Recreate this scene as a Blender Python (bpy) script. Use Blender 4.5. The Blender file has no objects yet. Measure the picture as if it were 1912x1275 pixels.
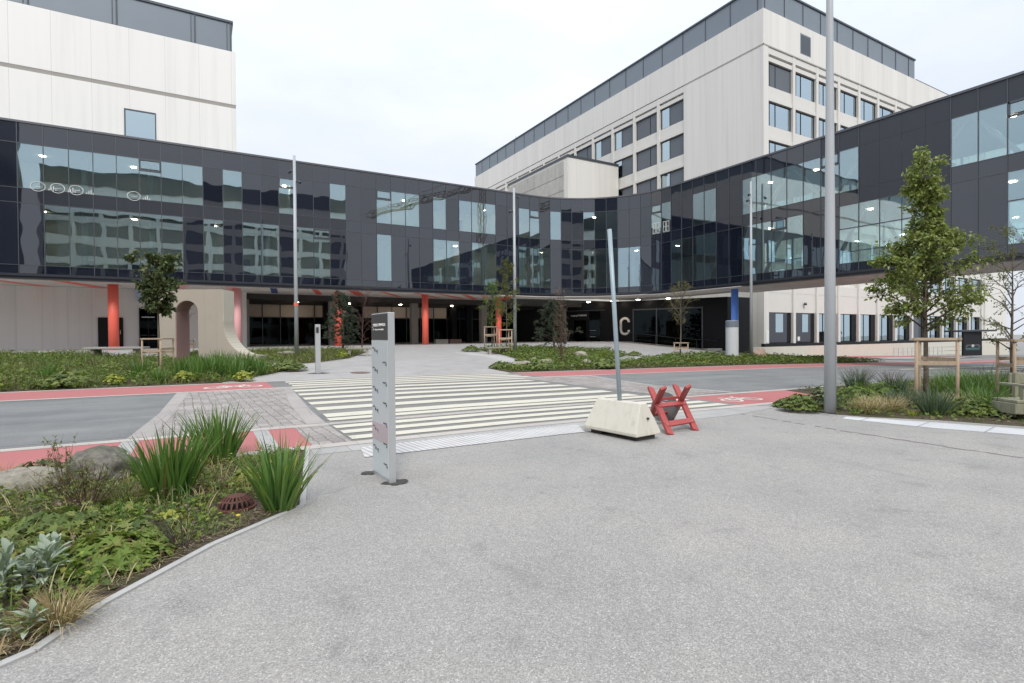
import bpy, bmesh, math, random
from mathutils import Vector, Matrix, noise as mnoise
R = math.radians
random.seed(7)
sc = bpy.context.scene
C = sc.collection

# ------------------------------------------------------------------ camera model (measured from the photograph)
F = 1000.0; PITCH = R(.66); ROLL = R(.45); YAW = R(30); CZ = 1.6
cp, sp = math.cos(PITCH), math.sin(PITCH)
fw = Vector((math.sin(YAW)*cp, math.cos(YAW)*cp, -sp))
rt0 = Vector((math.cos(YAW), -math.sin(YAW), 0)); up0 = rt0.cross(fw)
rt = rt0*math.cos(ROLL) - up0*math.sin(ROLL); up = up0*math.cos(ROLL) + rt0*math.sin(ROLL)
cam_d = bpy.data.cameras.new('camera'); cam = bpy.data.objects.new('camera', cam_d); C.objects.link(cam)
cam.matrix_world = Matrix(((rt.x, up.x, -fw.x, 0), (rt.y, up.y, -fw.y, 0), (rt.z, up.z, -fw.z, CZ), (0, 0, 0, 1)))
cam_d.sensor_width = 36; cam_d.lens = F/1912*36; cam_d.clip_end = 3000; cam_d.clip_start = .05
sc.camera = cam

# ------------------------------------------------------------------ terrain: gentle slopes of the street and the forecourt
def hx(x):
    if x < 5: return -.004*x
    if x < 30: return -.02-.014*(x-5)
    return -.37-.022*(min(x, 130)-30)
def H(x, y):
    a = hx(x); w = 1-min(1, max(0, (x-36)/16.)); t = min(1, max(0, (y-21.6)/19.))
    return a+w*t*(.85-a)
def ray(px, py): return fw + rt*((px-956)/F) + up*((637.5-py)/F)
def g(px, py):
    """point of the terrain seen at a place of the photograph (used to measure the site plan)"""
    r = ray(px, py); t = 1.
    while t < 400 and CZ+r.z*t > H(r.x*t, r.y*t): t *= 1.01
    lo, hi = t/1.01, t
    for _ in range(30):
        m = (lo+hi)/2
        if CZ+r.z*m < H(r.x*m, r.y*m): hi = m
        else: lo = m
    return Vector((r.x*hi, r.y*hi, CZ+r.z*hi))
def PY(px, py, Y): r = ray(px, py); return Vector((r.x*Y/r.y, Y, CZ+r.z*Y/r.y))
def PX(px, py, X): r = ray(px, py); return Vector((X, r.y*X/r.x, CZ+r.z*X/r.x))

# ------------------------------------------------------------------ scene helpers
class MB:
    def __init__(s): s.v = []; s.f = []; s.m = []
    def add(s, vs, fs, mi=0):
        n = len(s.v); s.v += [tuple(p) for p in vs]; s.f += [tuple(n+i for i in f) for f in fs]; s.m += [mi]*len(fs); return s
    def poly(s, pts, mi=0): return s.add(pts, [tuple(range(len(pts)))], mi)
    def box(s, x0, y0, z0, x1, y1, z1, mi=0):
        if x0 > x1: x0, x1 = x1, x0
        if y0 > y1: y0, y1 = y1, y0
        if z0 > z1: z0, z1 = z1, z0
        return s.add([(x0,y0,z0),(x1,y0,z0),(x1,y1,z0),(x0,y1,z0),(x0,y0,z1),(x1,y0,z1),(x1,y1,z1),(x0,y1,z1)],
                     [(0,3,2,1),(4,5,6,7),(0,1,5,4),(1,2,6,5),(2,3,7,6),(3,0,4,7)], mi)
    def bar(s, p0, p1, w, h, upv=(0,0,1), mi=0):
        """rectangular bar from p0 to p1, w across, h along upv"""
        p0, p1 = Vector(p0), Vector(p1); d = (p1-p0).normalized(); u = Vector(upv); sd = d.cross(u)
        if sd.length < 1e-4: sd = d.cross(Vector((1,0,0)))
        sd.normalize(); u = sd.cross(d).normalized(); a = sd*w/2; b = u*h/2
        return s.add([p0-a-b, p0+a-b, p0+a+b, p0-a+b, p1-a-b, p1+a-b, p1+a+b, p1-a+b],
                     [(0,3,2,1),(4,5,6,7),(0,1,5,4),(1,2,6,5),(2,3,7,6),(3,0,4,7)][::1], mi)
    def prism(s, pts, z0, z1, mi=0):
        n = len(pts); v = [(p[0], p[1], z0) for p in pts]+[(p[0], p[1], z1) for p in pts]
        return s.add(v, [tuple(range(n-1, -1, -1)), tuple(range(n, 2*n))]+[(i, (i+1) % n, n+(i+1) % n, n+i) for i in range(n)], mi)
    def extr(s, pts3, off, mi=0):
        """planar outline pts3 pushed along off"""
        n = len(pts3); o = Vector(off); v = [Vector(p) for p in pts3]; v += [p+o for p in v]
        return s.add(v, [tuple(range(n-1, -1, -1)), tuple(range(n, 2*n))]+[(i, (i+1) % n, n+(i+1) % n, n+i) for i in range(n)], mi)
    def tube(s, pts, rad, n=8, mi=0, caps=True):
        pts = [Vector(p) for p in pts]; rad = rad if isinstance(rad, (list, tuple)) else [rad]*len(pts)
        vs = []; ref = None
        for i, p in enumerate(pts):
            d = (pts[min(i+1, len(pts)-1)]-pts[max(i-1, 0)]).normalized()
            if ref is None: ref = Vector((1, 0, 0)) if abs(d.x) < .8 else Vector((0, 1, 0))
            a = d.cross(ref).normalized(); b = d.cross(a)
            for k in range(n):
                t = 2*math.pi*k/n; vs.append(p+(a*math.cos(t)+b*math.sin(t))*rad[i])
        fs = [(i*n+k, i*n+(k+1) % n, (i+1)*n+(k+1) % n, (i+1)*n+k) for i in range(len(pts)-1) for k in range(n)]
        if caps: fs += [tuple(range(n-1, -1, -1)), tuple(range((len(pts)-1)*n, len(pts)*n))]
        return s.add(vs, fs, mi)
    def rings(s, cx, cy, prof, n=24, mi=0):
        """lathe: prof = [(r,z)..]"""
        vs = []
        for r, z in prof:
            for k in range(n):
                t = 2*math.pi*k/n; vs.append((cx+r*math.cos(t), cy+r*math.sin(t), z))
        fs = [(i*n+k, i*n+(k+1) % n, (i+1)*n+(k+1) % n, (i+1)*n+k) for i in range(len(prof)-1) for k in range(n)]
        fs += [tuple(range(n-1, -1, -1)), tuple(range((len(prof)-1)*n, len(prof)*n))]
        return s.add(vs, fs, mi)
    def build(s, name, mats, parent=None, world=True, smooth=False, bevel=0):
        me = bpy.data.meshes.new(name)
        o = Vector()
        if parent is not None and world:
            q = parent
            while q: o = o+q.location; q = q.parent
        me.from_pydata([(v[0]-o.x, v[1]-o.y, v[2]-o.z) for v in s.v], [], s.f)
        if not isinstance(mats, (list, tuple)): mats = [mats]
        for m in mats: me.materials.append(m)
        if len(mats) > 1: me.polygons.foreach_set('material_index', s.m)
        if smooth: me.polygons.foreach_set('use_smooth', [True]*len(s.f))
        me.update()
        ob = bpy.data.objects.new(name, me); C.objects.link(ob)
        if parent is not None: ob.parent = parent
        if bevel:
            b = ob.modifiers.new('bevel', 'BEVEL'); b.width = bevel; b.segments = 2; b.limit_method = 'ANGLE'; b.angle_limit = R(40)
        return ob
def tag(o, label=None, cat=None, group=None, kind=None):
    if label: o['label'] = label
    if cat: o['category'] = cat
    if group: o['group'] = group
    if kind: o['kind'] = kind
    return o
def thing(name, label, cat, loc=(0, 0, 0), rz=0, group=None):
    o = bpy.data.objects.new(name, None); C.objects.link(o); o.location = loc; o.rotation_euler = (0, 0, rz); o.empty_display_size = .2
    return tag(o, label, cat, group)
def dup(o, loc=None, rz=None, label=None, scale=None, group=None):
    def cpy(a, par):
        c = a.copy(); C.objects.link(c)
        if par: c.parent = par
        for ch in a.children: cpy(ch, c)
        return c
    c = cpy(o, None)
    if loc is not None: c.location = loc
    if rz is not None: c.rotation_euler = (0, 0, rz)
    if scale: c.scale = (scale,)*3 if not isinstance(scale, tuple) else scale
    if label: c['label'] = label
    if group: c['group'] = group
    return c

# ------------------------------------------------------------------ materials
def nt(name):
    m = bpy.data.materials.new(name); m.use_nodes = True; t = m.node_tree; t.nodes.clear()
    out = t.nodes.new('ShaderNodeOutputMaterial'); return m, t, out
def N(t, typ, **kw):
    n = t.nodes.new(typ)
    for k, v in kw.items():
        if k in n.inputs.keys(): n.inputs[k].default_value = v
        else: setattr(n, k, v)
    return n
def L(t, a, b): t.links.new(a, b)
def ramp(t, fac, stops):
    r = t.nodes.new('ShaderNodeValToRGB'); e = r.color_ramp.elements
    while len(e) > 1: e.remove(e[-1])
    e[0].position = stops[0][0]; e[0].color = (*stops[0][1], 1)
    for p, c in stops[1:]: k = e.new(p); k.color = (*c, 1)
    if fac is not None: L(t, fac, r.inputs[0])
    return r.outputs[0]
def coords(t, kind='Object', scale=None, loc=None):
    if kind == 'World': o = N(t, 'ShaderNodeNewGeometry').outputs['Position']
    else: o = N(t, 'ShaderNodeTexCoord').outputs[kind]
    if scale is None and loc is None: return o
    mp = t.nodes.new('ShaderNodeMapping'); L(t, o, mp.inputs[0])
    if scale is not None: mp.inputs['Scale'].default_value = scale
    if loc is not None: mp.inputs['Location'].default_value = loc
    return mp.outputs[0]
def noise(t, v, scale, detail=4, rough=.55):
    n = N(t, 'ShaderNodeTexNoise', Scale=scale, Detail=detail, Roughness=rough); L(t, v, n.inputs['Vector']); return n.outputs['Fac']
def mixc(t, fac, a, b, mode='MIX'):
    m = t.nodes.new('ShaderNodeMix'); m.data_type = 'RGBA'; m.blend_type = mode
    if isinstance(fac, (int, float)): m.inputs[0].default_value = fac
    else: L(t, fac, m.inputs[0])
    for s_, i in ((a, 6), (b, 7)):
        if isinstance(s_, tuple): m.inputs[i].default_value = (*s_[:3], 1)
        else: L(t, s_, m.inputs[i])
    return m.outputs[2]
def math_(t, op, a, b=None, clamp=False):
    m = t.nodes.new('ShaderNodeMath'); m.operation = op; m.use_clamp = clamp
    for i, s_ in enumerate((a, b)):
        if s_ is None: continue
        if isinstance(s_, (int, float)): m.inputs[i].default_value = s_
        else: L(t, s_, m.inputs[i])
    return m.outputs[0]
def bsdf(t, out, base, rough=.6, metal=0, spec=.5, normal=None, **kw):
    b = t.nodes.new('ShaderNodeBsdfPrincipled')
    if isinstance(base, tuple): b.inputs['Base Color'].default_value = (*base[:3], 1)
    else: L(t, base, b.inputs['Base Color'])
    if isinstance(rough, (int, float)): b.inputs['Roughness'].default_value = rough
    else: L(t, rough, b.inputs['Roughness'])
    b.inputs['Metallic'].default_value = metal; b.inputs['Specular IOR Level'].default_value = spec
    for k, v in kw.items(): b.inputs[k].default_value = v
    if normal is not None: L(t, normal, b.inputs['Normal'])
    if out is not None: L(t, b.outputs[0], out.inputs[0])
    return b
def bump(t, h, strength=.3, dist=.01):
    b = N(t, 'ShaderNodeBump', Strength=strength, Distance=dist); L(t, h, b.inputs['Height']); return b.outputs[0]
def simple(name, c1, c2=None, scale=3, rough=.6, metal=0, spec=.5, bscale=None, bstr=.2, bdist=.01, kind='Object', big=None, **kw):
    """colour varied by two noises, with fine bump"""
    m, t, out = nt(name); v = coords(t, kind)
    col = c1
    if c2 is not None:
        col = mixc(t, noise(t, v, scale, 6), c1, c2)
        if big: col = mixc(t, math_(t, 'MULTIPLY', noise(t, v, big[0], 3), big[1]), col, tuple(x*big[2] for x in c1))
    nrm = bump(t, noise(t, v, bscale, 5), bstr, bdist) if bscale else None
    bsdf(t, out, col, rough, metal, spec, nrm, **kw); return m
def leafmat(name, stops, trans=.3, rough=.5, gain=1.35):
    stops = [tuple(x*gain for x in c) for c in stops]
    m, t, out = nt(name); gm = N(t, 'ShaderNodeNewGeometry')
    oi = N(t, 'ShaderNodeObjectInfo')
    f = math_(t, 'FRACT', math_(t, 'ADD', gm.outputs['Random Per Island'], math_(t, 'MULTIPLY', oi.outputs['Random'], .12)))
    n_ = len(stops); col = ramp(t, f, [(i/(n_-1) if n_ > 1 else 0, c) for i, c in enumerate(stops)])
    b = bsdf(t, None, col, rough, 0, .35)
    tr = t.nodes.new('ShaderNodeBsdfTranslucent'); L(t, mixc(t, .35, col, (.25, .32, .04)), tr.inputs[0])
    mx = t.nodes.new('ShaderNodeMixShader'); mx.inputs[0].default_value = trans
    L(t, b.outputs[0], mx.inputs[1]); L(t, tr.outputs[0], mx.inputs[2]); L(t, mx.outputs[0], out.inputs[0]); return m

def mk_plaza():
    m, t, out = nt('exposed_aggregate'); v = coords(t, 'World')
    vo = N(t, 'ShaderNodeTexVoronoi', Scale=150.0); L(t, v, vo.inputs['Vector'])
    hs = N(t, 'ShaderNodeSeparateColor'); L(t, vo.outputs['Color'], hs.inputs[0])
    st = ramp(t, hs.outputs[0], [(0, (.22, .213, .20)), (.35, (.295, .286, .27)), (.65, (.345, .335, .317)), (.92, (.42, .408, .386)), (1, (.58, .565, .535))])
    vo2 = N(t, 'ShaderNodeTexVoronoi', Scale=34.0); L(t, v, vo2.inputs['Vector'])
    h2 = N(t, 'ShaderNodeSeparateColor'); L(t, vo2.outputs['Color'], h2.inputs[0])
    col = mixc(t, .10, st, ramp(t, h2.outputs[1], [(0, (.26, .25, .245)), (1, (.52, .50, .48))]))
    n1 = noise(t, v, .55, 5, .6); n2 = noise(t, v, 2.3, 6, .65)
    col = mixc(t, 1, col, ramp(t, n1, [(.3, (.87, .875, .885)), (.5, (.97, .965, .955)), (.72, (1.06, 1.045, 1.03))]), 'MULTIPLY')
    col = mixc(t, 1, col, ramp(t, n2, [(.31, (.83, .83, .835)), (.42, (.985, .98, .975)), (.7, (1.03, 1.03, 1.02))]), 'MULTIPLY')
    v3 = coords(t, 'World', (1.4, .5, 1)); n3 = noise(t, v3, .9, 4, .6)
    col = mixc(t, 1, col, ramp(t, n3, [(.62, (1, 1, 1)), (.72, (.84, .84, .84))]), 'MULTIPLY')
    bsdf(t, out, col, .75, 0, .35, bump(t, vo.outputs['Distance'], .35, .004)); return m
def mk_asphalt(name, base, tone=1):
    m, t, out = nt(name); v = coords(t, 'World')
    n0 = noise(t, v, 140, 3, .6); c = tuple(x*tone for x in base)
    col = ramp(t, n0, [(.3, tuple(x*.62 for x in c)), (.5, c), (.75, tuple(x*1.6 for x in c))])
    vs = coords(t, 'World', (.12, 1.1, 1)); n1 = noise(t, vs, 1.2, 5, .6)
    col = mixc(t, 1, col, ramp(t, n1, [(.3, (.84, .84, .85)), (.5, (1, 1, 1)), (.7, (1.14, 1.13, 1.12))]), 'MULTIPLY')
    n2 = noise(t, v, .7, 5, .65)
    col = mixc(t, 1, col, ramp(t, n2, [(.32, (.86, .86, .86)), (.6, (1.06, 1.06, 1.05))]), 'MULTIPLY')
    # laid in lanes: thin dark joints along the street
    sx = N(t, 'ShaderNodeSeparateXYZ'); L(t, v, sx.inputs[0])
    j = math_(t, 'ADD', sx.outputs[1], math_(t, 'MULTIPLY', noise(t, coords(t, 'World', (.25, .25, 1)), 1.5, 3), .35))
    pp = math_(t, 'PINGPONG', j, 1.35)
    col = mixc(t, math_(t, 'LESS_THAN', pp, .016), col, tuple(x*.45 for x in c))
    bsdf(t, out, col, .8, 0, .3, bump(t, n0, .25, .003)); return m
def mk_sett():
    m, t, out = nt('granite_setts'); v = coords(t, 'World')
    d = N(t, 'ShaderNodeTexNoise', Scale=2.2, Detail=2.0); L(t, v, d.inputs['Vector'])
    vm = t.nodes.new('ShaderNodeVectorMath'); vm.operation = 'SCALE'; vm.inputs['Scale'].default_value = .12; L(t, d.outputs['Color'], vm.inputs[0])
    va = t.nodes.new('ShaderNodeVectorMath'); va.operation = 'ADD'; L(t, v, va.inputs[0]); L(t, vm.outputs[0], va.inputs[1])
    mp = t.nodes.new('ShaderNodeMapping'); mp.inputs['Rotation'].default_value = (0, 0, R(88)); L(t, va.outputs[0], mp.inputs[0])
    b = t.nodes.new('ShaderNodeTexBrick'); L(t, mp.outputs[0], b.inputs[0])
    for k, x in (('Scale', 4.6), ('Mortar Size', .035), ('Mortar Smooth', .25), ('Bias', 0.), ('Brick Width', 1.25), ('Row Height', .85)): b.inputs[k].default_value = x
    b.inputs['Color1'].default_value = (.30, .275, .26, 1); b.inputs['Color2'].default_value = (.42, .385, .365, 1); b.inputs['Mortar'].default_value = (.16, .145, .135, 1)
    col = mixc(t, 1, b.outputs[0], ramp(t, noise(t, v, 26, 4), [(.3, (.78, .77, .76)), (.7, (1.15, 1.15, 1.15))]), 'MULTIPLY')
    col = mixc(t, 1, col, ramp(t, noise(t, v, 1.1, 4), [(.3, (.85, .84, .83)), (.7, (1.08, 1.08, 1.08))]), 'MULTIPLY')
    bsdf(t, out, col, .7, 0, .35, bump(t, math_(t, 'SUBTRACT', 1, b.outputs['Fac']), .6, .012)); return m
def mk_paint(name, c, under, cover=.33):
    m, t, out = nt(name); v = coords(t, 'World')
    n = noise(t, v, 38, 6, .7); n2 = noise(t, v, 1.7, 4)
    w = math_(t, 'ADD', n, math_(t, 'MULTIPLY', n2, .45))
    col = mixc(t, ramp(t, w, [(cover+.12, (1, 1, 1)), (cover+.2, (0, 0, 0))]), mixc(t, noise(t, v, 5, 4), c, tuple(x*.86 for x in c)), under)
    bsdf(t, out, col, .65, 0, .35); return m
def mk_slab(name, c, size, mortar=.006, rot=0):
    m, t, out = nt(name); v = coords(t, 'World')
    mp = t.nodes.new('ShaderNodeMapping'); mp.inputs['Rotation'].default_value = (0, 0, rot); L(t, v, mp.inputs[0])
    b = t.nodes.new('ShaderNodeTexBrick'); L(t, mp.outputs[0], b.inputs[0])
    for k, x in (('Scale', 1.), ('Mortar Size', mortar), ('Mortar Smooth', .1), ('Bias', 0.), ('Brick Width', size[0]), ('Row Height', size[1])): b.inputs[k].default_value = x
    b.inputs['Color1'].default_value = (*c, 1); b.inputs['Color2'].default_value = (*[x*.9 for x in c], 1); b.inputs['Mortar'].default_value = (*[x*.45 for x in c], 1)
    col = mixc(t, 1, b.outputs[0], ramp(t, noise(t, v, 60, 4), [(.3, (.82, .82, .82)), (.7, (1.12, 1.12, 1.12))]), 'MULTIPLY')
    col = mixc(t, 1, col, ramp(t, noise(t, v, 1.3, 5), [(.3, (.88, .88, .89)), (.7, (1.06, 1.06, 1.05))]), 'MULTIPLY')
    bsdf(t, out, col, .75, 0, .35); return m
def mk_tactile():
    m, t, out = nt('tactile_slab'); v = coords(t, 'World')
    sx = N(t, 'ShaderNodeSeparateXYZ'); L(t, v, sx.inputs[0])
    p = math_(t, 'PINGPONG', math_(t, 'ADD', sx.outputs[0], math_(t, 'MULTIPLY', sx.outputs[1], .12)), .045)
    rib = math_(t, 'GREATER_THAN', p, .02)
    col = mixc(t, rib, (.42, .41, .40), (.6, .585, .57))
    col = mixc(t, 1, col, ramp(t, noise(t, v, 3, 4), [(.3, (.88, .88, .88)), (.7, (1.05, 1.05, 1.05))]), 'MULTIPLY')
    bsdf(t, out, col, .75, 0, .3, bump(t, rib, .5, .005)); return m
def mk_soil():
    m, t, out = nt('bed_soil'); v = coords(t, 'World')
    n = noise(t, v, 28, 7, .7); n2 = noise(t, v, 4, 5, .6)
    col = ramp(t, n, [(.3, (.035, .025, .018)), (.5, (.09, .068, .05)), (.62, (.17, .13, .095)), (.75, (.26, .21, .155))])
    col = mixc(t, ramp(t, n2, [(.45, (0, 0, 0)), (.6, (.55, .55, .55))]), col, (.07, .085, .03))
    bsdf(t, out, col, .9, 0, .2, bump(t, n, .8, .03)); return m
def mk_panel(name, c, axis, pitch=1.2, var=.05, streak=.05):
    """precast cream panels: each upright strip a shade of its own, thin joints, faint runs of weathering"""
    m, t, out = nt(name); v = coords(t, 'World')
    sx = N(t, 'ShaderNodeSeparateXYZ'); L(t, v, sx.inputs[0]); a = sx.outputs[axis]
    k = math_(t, 'DIVIDE', a, pitch); fl = math_(t, 'FLOOR', k); fr = math_(t, 'FRACT', k)
    wn = t.nodes.new('ShaderNodeTexWhiteNoise'); wn.noise_dimensions = '1D'; L(t, fl, wn.inputs['W'])
    col = mixc(t, wn.outputs[0], tuple(x*(1-var) for x in c), tuple(x*(1+var*.6) for x in c))
    fine = math_(t, 'PINGPONG', a, .075)
    col = mixc(t, math_(t, 'MULTIPLY', math_(t, 'GREATER_THAN', fine, .06), .045), col, tuple(x*.6 for x in c))
    vs = coords(t, 'World', (1.6, 1.6, .05)); st = noise(t, vs, 1.3, 6, .6)
    col = mixc(t, 1, col, ramp(t, st, [(.3, (1-streak*1.6,)*3), (.5, (1, 1, 1)), (.75, (1+streak*.4,)*3)]), 'MULTIPLY')
    col = mixc(t, math_(t, 'LESS_THAN', fr, .012), col, tuple(x*.74 for x in c))
    bsdf(t, out, col, .65, 0, .35, bump(t, noise(t, v, 30, 4), .12, .01)); return m
def wobble(t, strength, dist, sc_=.55):
    """slight unevenness of glass: every pane has its own bow and tilt"""
    gm = N(t, 'ShaderNodeNewGeometry'); v = gm.outputs['Position']
    n = N(t, 'ShaderNodeTexNoise', Scale=sc_, Detail=1.0); n.noise_dimensions = '4D'
    L(t, v, n.inputs['Vector']); L(t, math_(t, 'MULTIPLY', gm.outputs['Random Per Island'], 2.2), n.inputs['W'])
    return bump(t, n.outputs['Fac'], strength, dist)
def mk_darkglass():
    m, t, out = nt('dark_spandrel_glass')
    gm = N(t, 'ShaderNodeNewGeometry')
    col = mixc(t, gm.outputs['Random Per Island'], (.007, .010, .018), (.014, .018, .030))
    b = bsdf(t, out, col, .015, 0, .5, wobble(t, 1, .008)); b.inputs['IOR'].default_value = 1.88; return m
def mk_glass(name='vision_glass', tint=(.78, .90, .84), f0=.26, wob=.008, ior=1.5):
    m, t, out = nt(name); nrm = wobble(t, 1, wob, .6)
    tr = t.nodes.new('ShaderNodeBsdfTransparent'); tr.inputs[0].default_value = (*tint, 1)
    gl = t.nodes.new('ShaderNodeBsdfGlossy'); gl.inputs['Roughness'].default_value = .01; gl.inputs[0].default_value = (.76, .92, 1, 1); L(t, nrm, gl.inputs['Normal'])
    lw = N(t, 'ShaderNodeFresnel', IOR=ior); L(t, nrm, lw.inputs['Normal'])
    fac = math_(t, 'ADD', math_(t, 'MULTIPLY', lw.outputs[0], 1-f0), f0, True)
    mx = t.nodes.new('ShaderNodeMixShader'); L(t, fac, mx.inputs[0]); L(t, tr.outputs[0], mx.inputs[1]); L(t, gl.outputs[0], mx.inputs[2])
    L(t, mx.outputs[0], out.inputs[0]); return m
def mk_emit(name, c, s):
    m, t, out = nt(name); e = t.nodes.new('ShaderNodeEmission'); e.inputs[0].default_value = (*c, 1); e.inputs[1].default_value = s; L(t, e.outputs[0], out.inputs[0]); return m
def mk_wood(name, c1, c2):
    m, t, out = nt(name); v = coords(t, 'Object', (6, 6, 1.2)); n = noise(t, v, 4, 6, .6)
    bsdf(t, out, ramp(t, n, [(.3, c2), (.7, c1)]), .8, 0, .25, bump(t, n, .3, .005)); return m
def mk_redpaint():
    m, t, out = nt('worn_red_paint'); v = coords(t, 'Object'); n = noise(t, v, 9, 6, .65); n2 = noise(t, v, 45, 5, .7)
    col = mixc(t, n, (.30, .045, .042), (.44, .085, .078))
    col = mixc(t, ramp(t, n2, [(.66, (0, 0, 0)), (.72, (1, 1, 1))]), col, (.30, .24, .2))
    bsdf(t, out, col, .55, 0, .4, bump(t, n2, .2, .003)); return m
def mk_stone(name, c1, c2, moss=(.1, .11, .05), amt=.5):
    m, t, out = nt(name); v = coords(t, 'Object'); n = noise(t, v, 5, 8, .65); n2 = noise(t, v, 2.2, 5)
    col = ramp(t, n, [(.3, c2), (.55, c1), (.75, tuple(min(1, x*1.3) for x in c1))])
    col = mixc(t, math_(t, 'MULTIPLY', ramp(t, n2, [(.45, (0, 0, 0)), (.65, (1, 1, 1))]), amt), col, moss)
    n3 = noise(t, v, 17, 8, .75)
    col = mixc(t, 1, col, ramp(t, n3, [(.3, (.55, .55, .55)), (.5, (1, 1, 1)), (.66, (1.35, 1.33, 1.28))]), 'MULTIPLY')
    bsdf(t, out, col, .85, 0, .3, bump(t, math_(t, 'ADD', n, math_(t, 'MULTIPLY', n3, .5)), .8, .05)); return m

def mk_palecon():
    m, t, out = nt('pale_concrete'); v = coords(t, 'Object')
    col = mixc(t, noise(t, v, 6, 6), (.66, .63, .55), (.57, .54, .465))
    st = noise(t, coords(t, 'Object', (5, 5, .7)), 2.2, 6, .65)
    col = mixc(t, 1, col, ramp(t, st, [(.30, (.86, .845, .82)), (.46, (1, 1, 1)), (.7, (1.04, 1.04, 1.04))]), 'MULTIPLY')
    pit = noise(t, v, 55, 3, .5); col = mixc(t, ramp(t, pit, [(.70, (0, 0, 0)), (.76, (1, 1, 1))]), col, (.4, .38, .33))
    bsdf(t, out, col, .85, 0, .3, bump(t, noise(t, v, 40, 5), .25, .006)); return m
M = {}
M['plaza'] = mk_plaza()
M['ground'] = simple('far_ground', (.27, .265, .255), (.20, .2, .19), .8, .85, kind='World')
M['asphalt'] = mk_asphalt('street_asphalt', (.20, .202, .20))
M['cross'] = mk_asphalt('crossing_asphalt', (.21, .204, .196))
M['pink'] = simple('red_lane_surface', (.50, .178, .172), (.40, .13, .128), 45, .8, kind='World', big=(.9, .8, .72), bscale=160, bstr=.25, bdist=.003)
M['kerb'] = mk_slab('pale_granite_kerb', (.52, .475, .43), (1.0, .6), .004)
M['band'] = mk_slab('granite_band', (.41, .375, .355), (.9, 1.3), .004, R(5))
M['sett'] = mk_sett()
M['paint'] = mk_paint('zebra_paint', (.67, .635, .53), (.26, .25, .235), .415)
M['paint2'] = mk_paint('road_symbol_paint', (.72, .69, .62), (.45, .16, .15), .38)
M['slab'] = mk_slab('light_concrete_slab', (.50, .49, .475), (1.4, 1.1), .006)
M['fore'] = mk_slab('forecourt_concrete', (.41, .395, .38), (3.2, 2.6), .004)
M['strip'] = mk_slab('kerbside_slab', (.43, .42, .405), (.6, .4), .005)
M['paver'] = mk_slab('pale_paver', (.62, .625, .63), (.9, 7.), .012, R(80))
M['tactile'] = mk_tactile()
M['soil'] = mk_soil()
M['edging'] = simple('concrete_edging', (.47, .465, .45), (.38, .375, .36), 14, .8, kind='World', bscale=60)
M['creamX'] = mk_panel('cream_panel', (.73, .708, .66), 0, 1.25, .05)
M['creamY'] = mk_panel('cream_panel_side', (.71, .69, .645), 1, 1.25, .04)
M['whiteX'] = mk_panel('white_panel', (.86, .845, .815), 0, 2.3, .025, .05)
M['underwall'] = mk_panel('pale_wall_panel', (.80, .785, .755), 0, 1.35, .04)
M['precast'] = simple('precast_frame', (.70, .68, .635), (.64, .62, .58), 2, .65, kind='World', bscale=30, bstr=.1)
M['tilegrey'] = mk_slab('facade_tile', (.5, .48, .44), (3, 3), .01)
M['parapet'] = simple('grey_metal_cladding', (.20, .235, .27), (.175, .207, .24), .6, .45, .15, kind='World')
M['parapet_dark'] = simple('dark_metal_trim', (.075, .085, .1), None, rough=.45, metal=.3)
M['darkglass'] = mk_darkglass()
M['glass'] = mk_glass('vision_glass', (.86, .94, .91), .29, .0055, 1.36)
M['winglass'] = mk_glass('window_glass', (.22, .27, .29), .58, .004)
M['doorglass'] = mk_glass('entrance_glass', (.35, .38, .36), .012, .004, 1.1)
M['blind'] = simple('grey_blind', (.13, .145, .165), (.11, .125, .145), 2, .7)
M['mullion'] = simple('mullion_metal', (.10, .11, .125), None, rough=.4, metal=.6)
M['fascia'] = simple('dark_fascia', (.035, .04, .052), (.045, .05, .06), 1, .35, .2, kind='World')
M['coping'] = simple('coping_metal', (.12, .125, .14), None, rough=.45, metal=.5)
M['soffit'] = mk_slab('soffit_panel', (.84, .81, .77), (2.4, 1.2), .008)
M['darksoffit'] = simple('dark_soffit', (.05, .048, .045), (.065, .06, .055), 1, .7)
M['inwall'] = simple('interior_wall', (.82, .84, .80), (.75, .77, .73), .3, .8, kind='World')
M['inceil'] = simple('interior_ceiling', (.5, .5, .45), (.42, .43, .38), .5, .8, kind='World')
M['infloor'] = simple('interior_floor', (.35, .34, .31), None, rough=.5)
M['white'] = simple('white_paint', (.8, .82, .79), None, rough=.5)
M['lamp'] = mk_emit('lamp_glow', (1, .84, .66), 34)
M['coral'] = simple('coral_paint', (.93, .17, .115), (.88, .15, .10), 2, .45)
M['rose'] = simple('pink_paint', (.92, .48, .48), (.88, .44, .44), 2, .45)
M['blue'] = simple('blue_paint', (.13, .32, .93), (.12, .29, .88), 2, .4)
M['navy'] = simple('navy_paint', (.06, .1, .28), None, rough=.5)
M['concrete'] = simple('grey_concrete', (.40, .38, .345), (.31, .295, .265), 2.2, .8, kind='World', bscale=25, bstr=.2)
M['palecon'] = mk_palecon()
M['sculpt'] = simple('sand_concrete', (.46, .405, .335), (.39, .345, .285), 1.5, .8, kind='World', big=(.5, .6, .8), bscale=20, bstr=.15)
M['sculptpink'] = simple('pink_concrete', (.42, .27, .25), (.37, .24, .225), 2, .8, kind='World')
M['sculptlit'] = simple('lit_sand_concrete', (.66, .61, .51), (.58, .53, .44), 2, .8, kind='World')  # same sand concrete; the lit side's brightness is put into the colour
M['beige'] = simple('beige_blind', (.74, .64, .54), (.68, .58, .49), 3, .8, kind='World')
M['black'] = simple('black_metal', (.012, .013, .015), None, rough=.5, spec=.2)
M['blackpanel'] = simple('black_wall_panel', (.008, .009, .011), (.012, .013, .015), 1, .35, 0, .2, kind='World')
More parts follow.
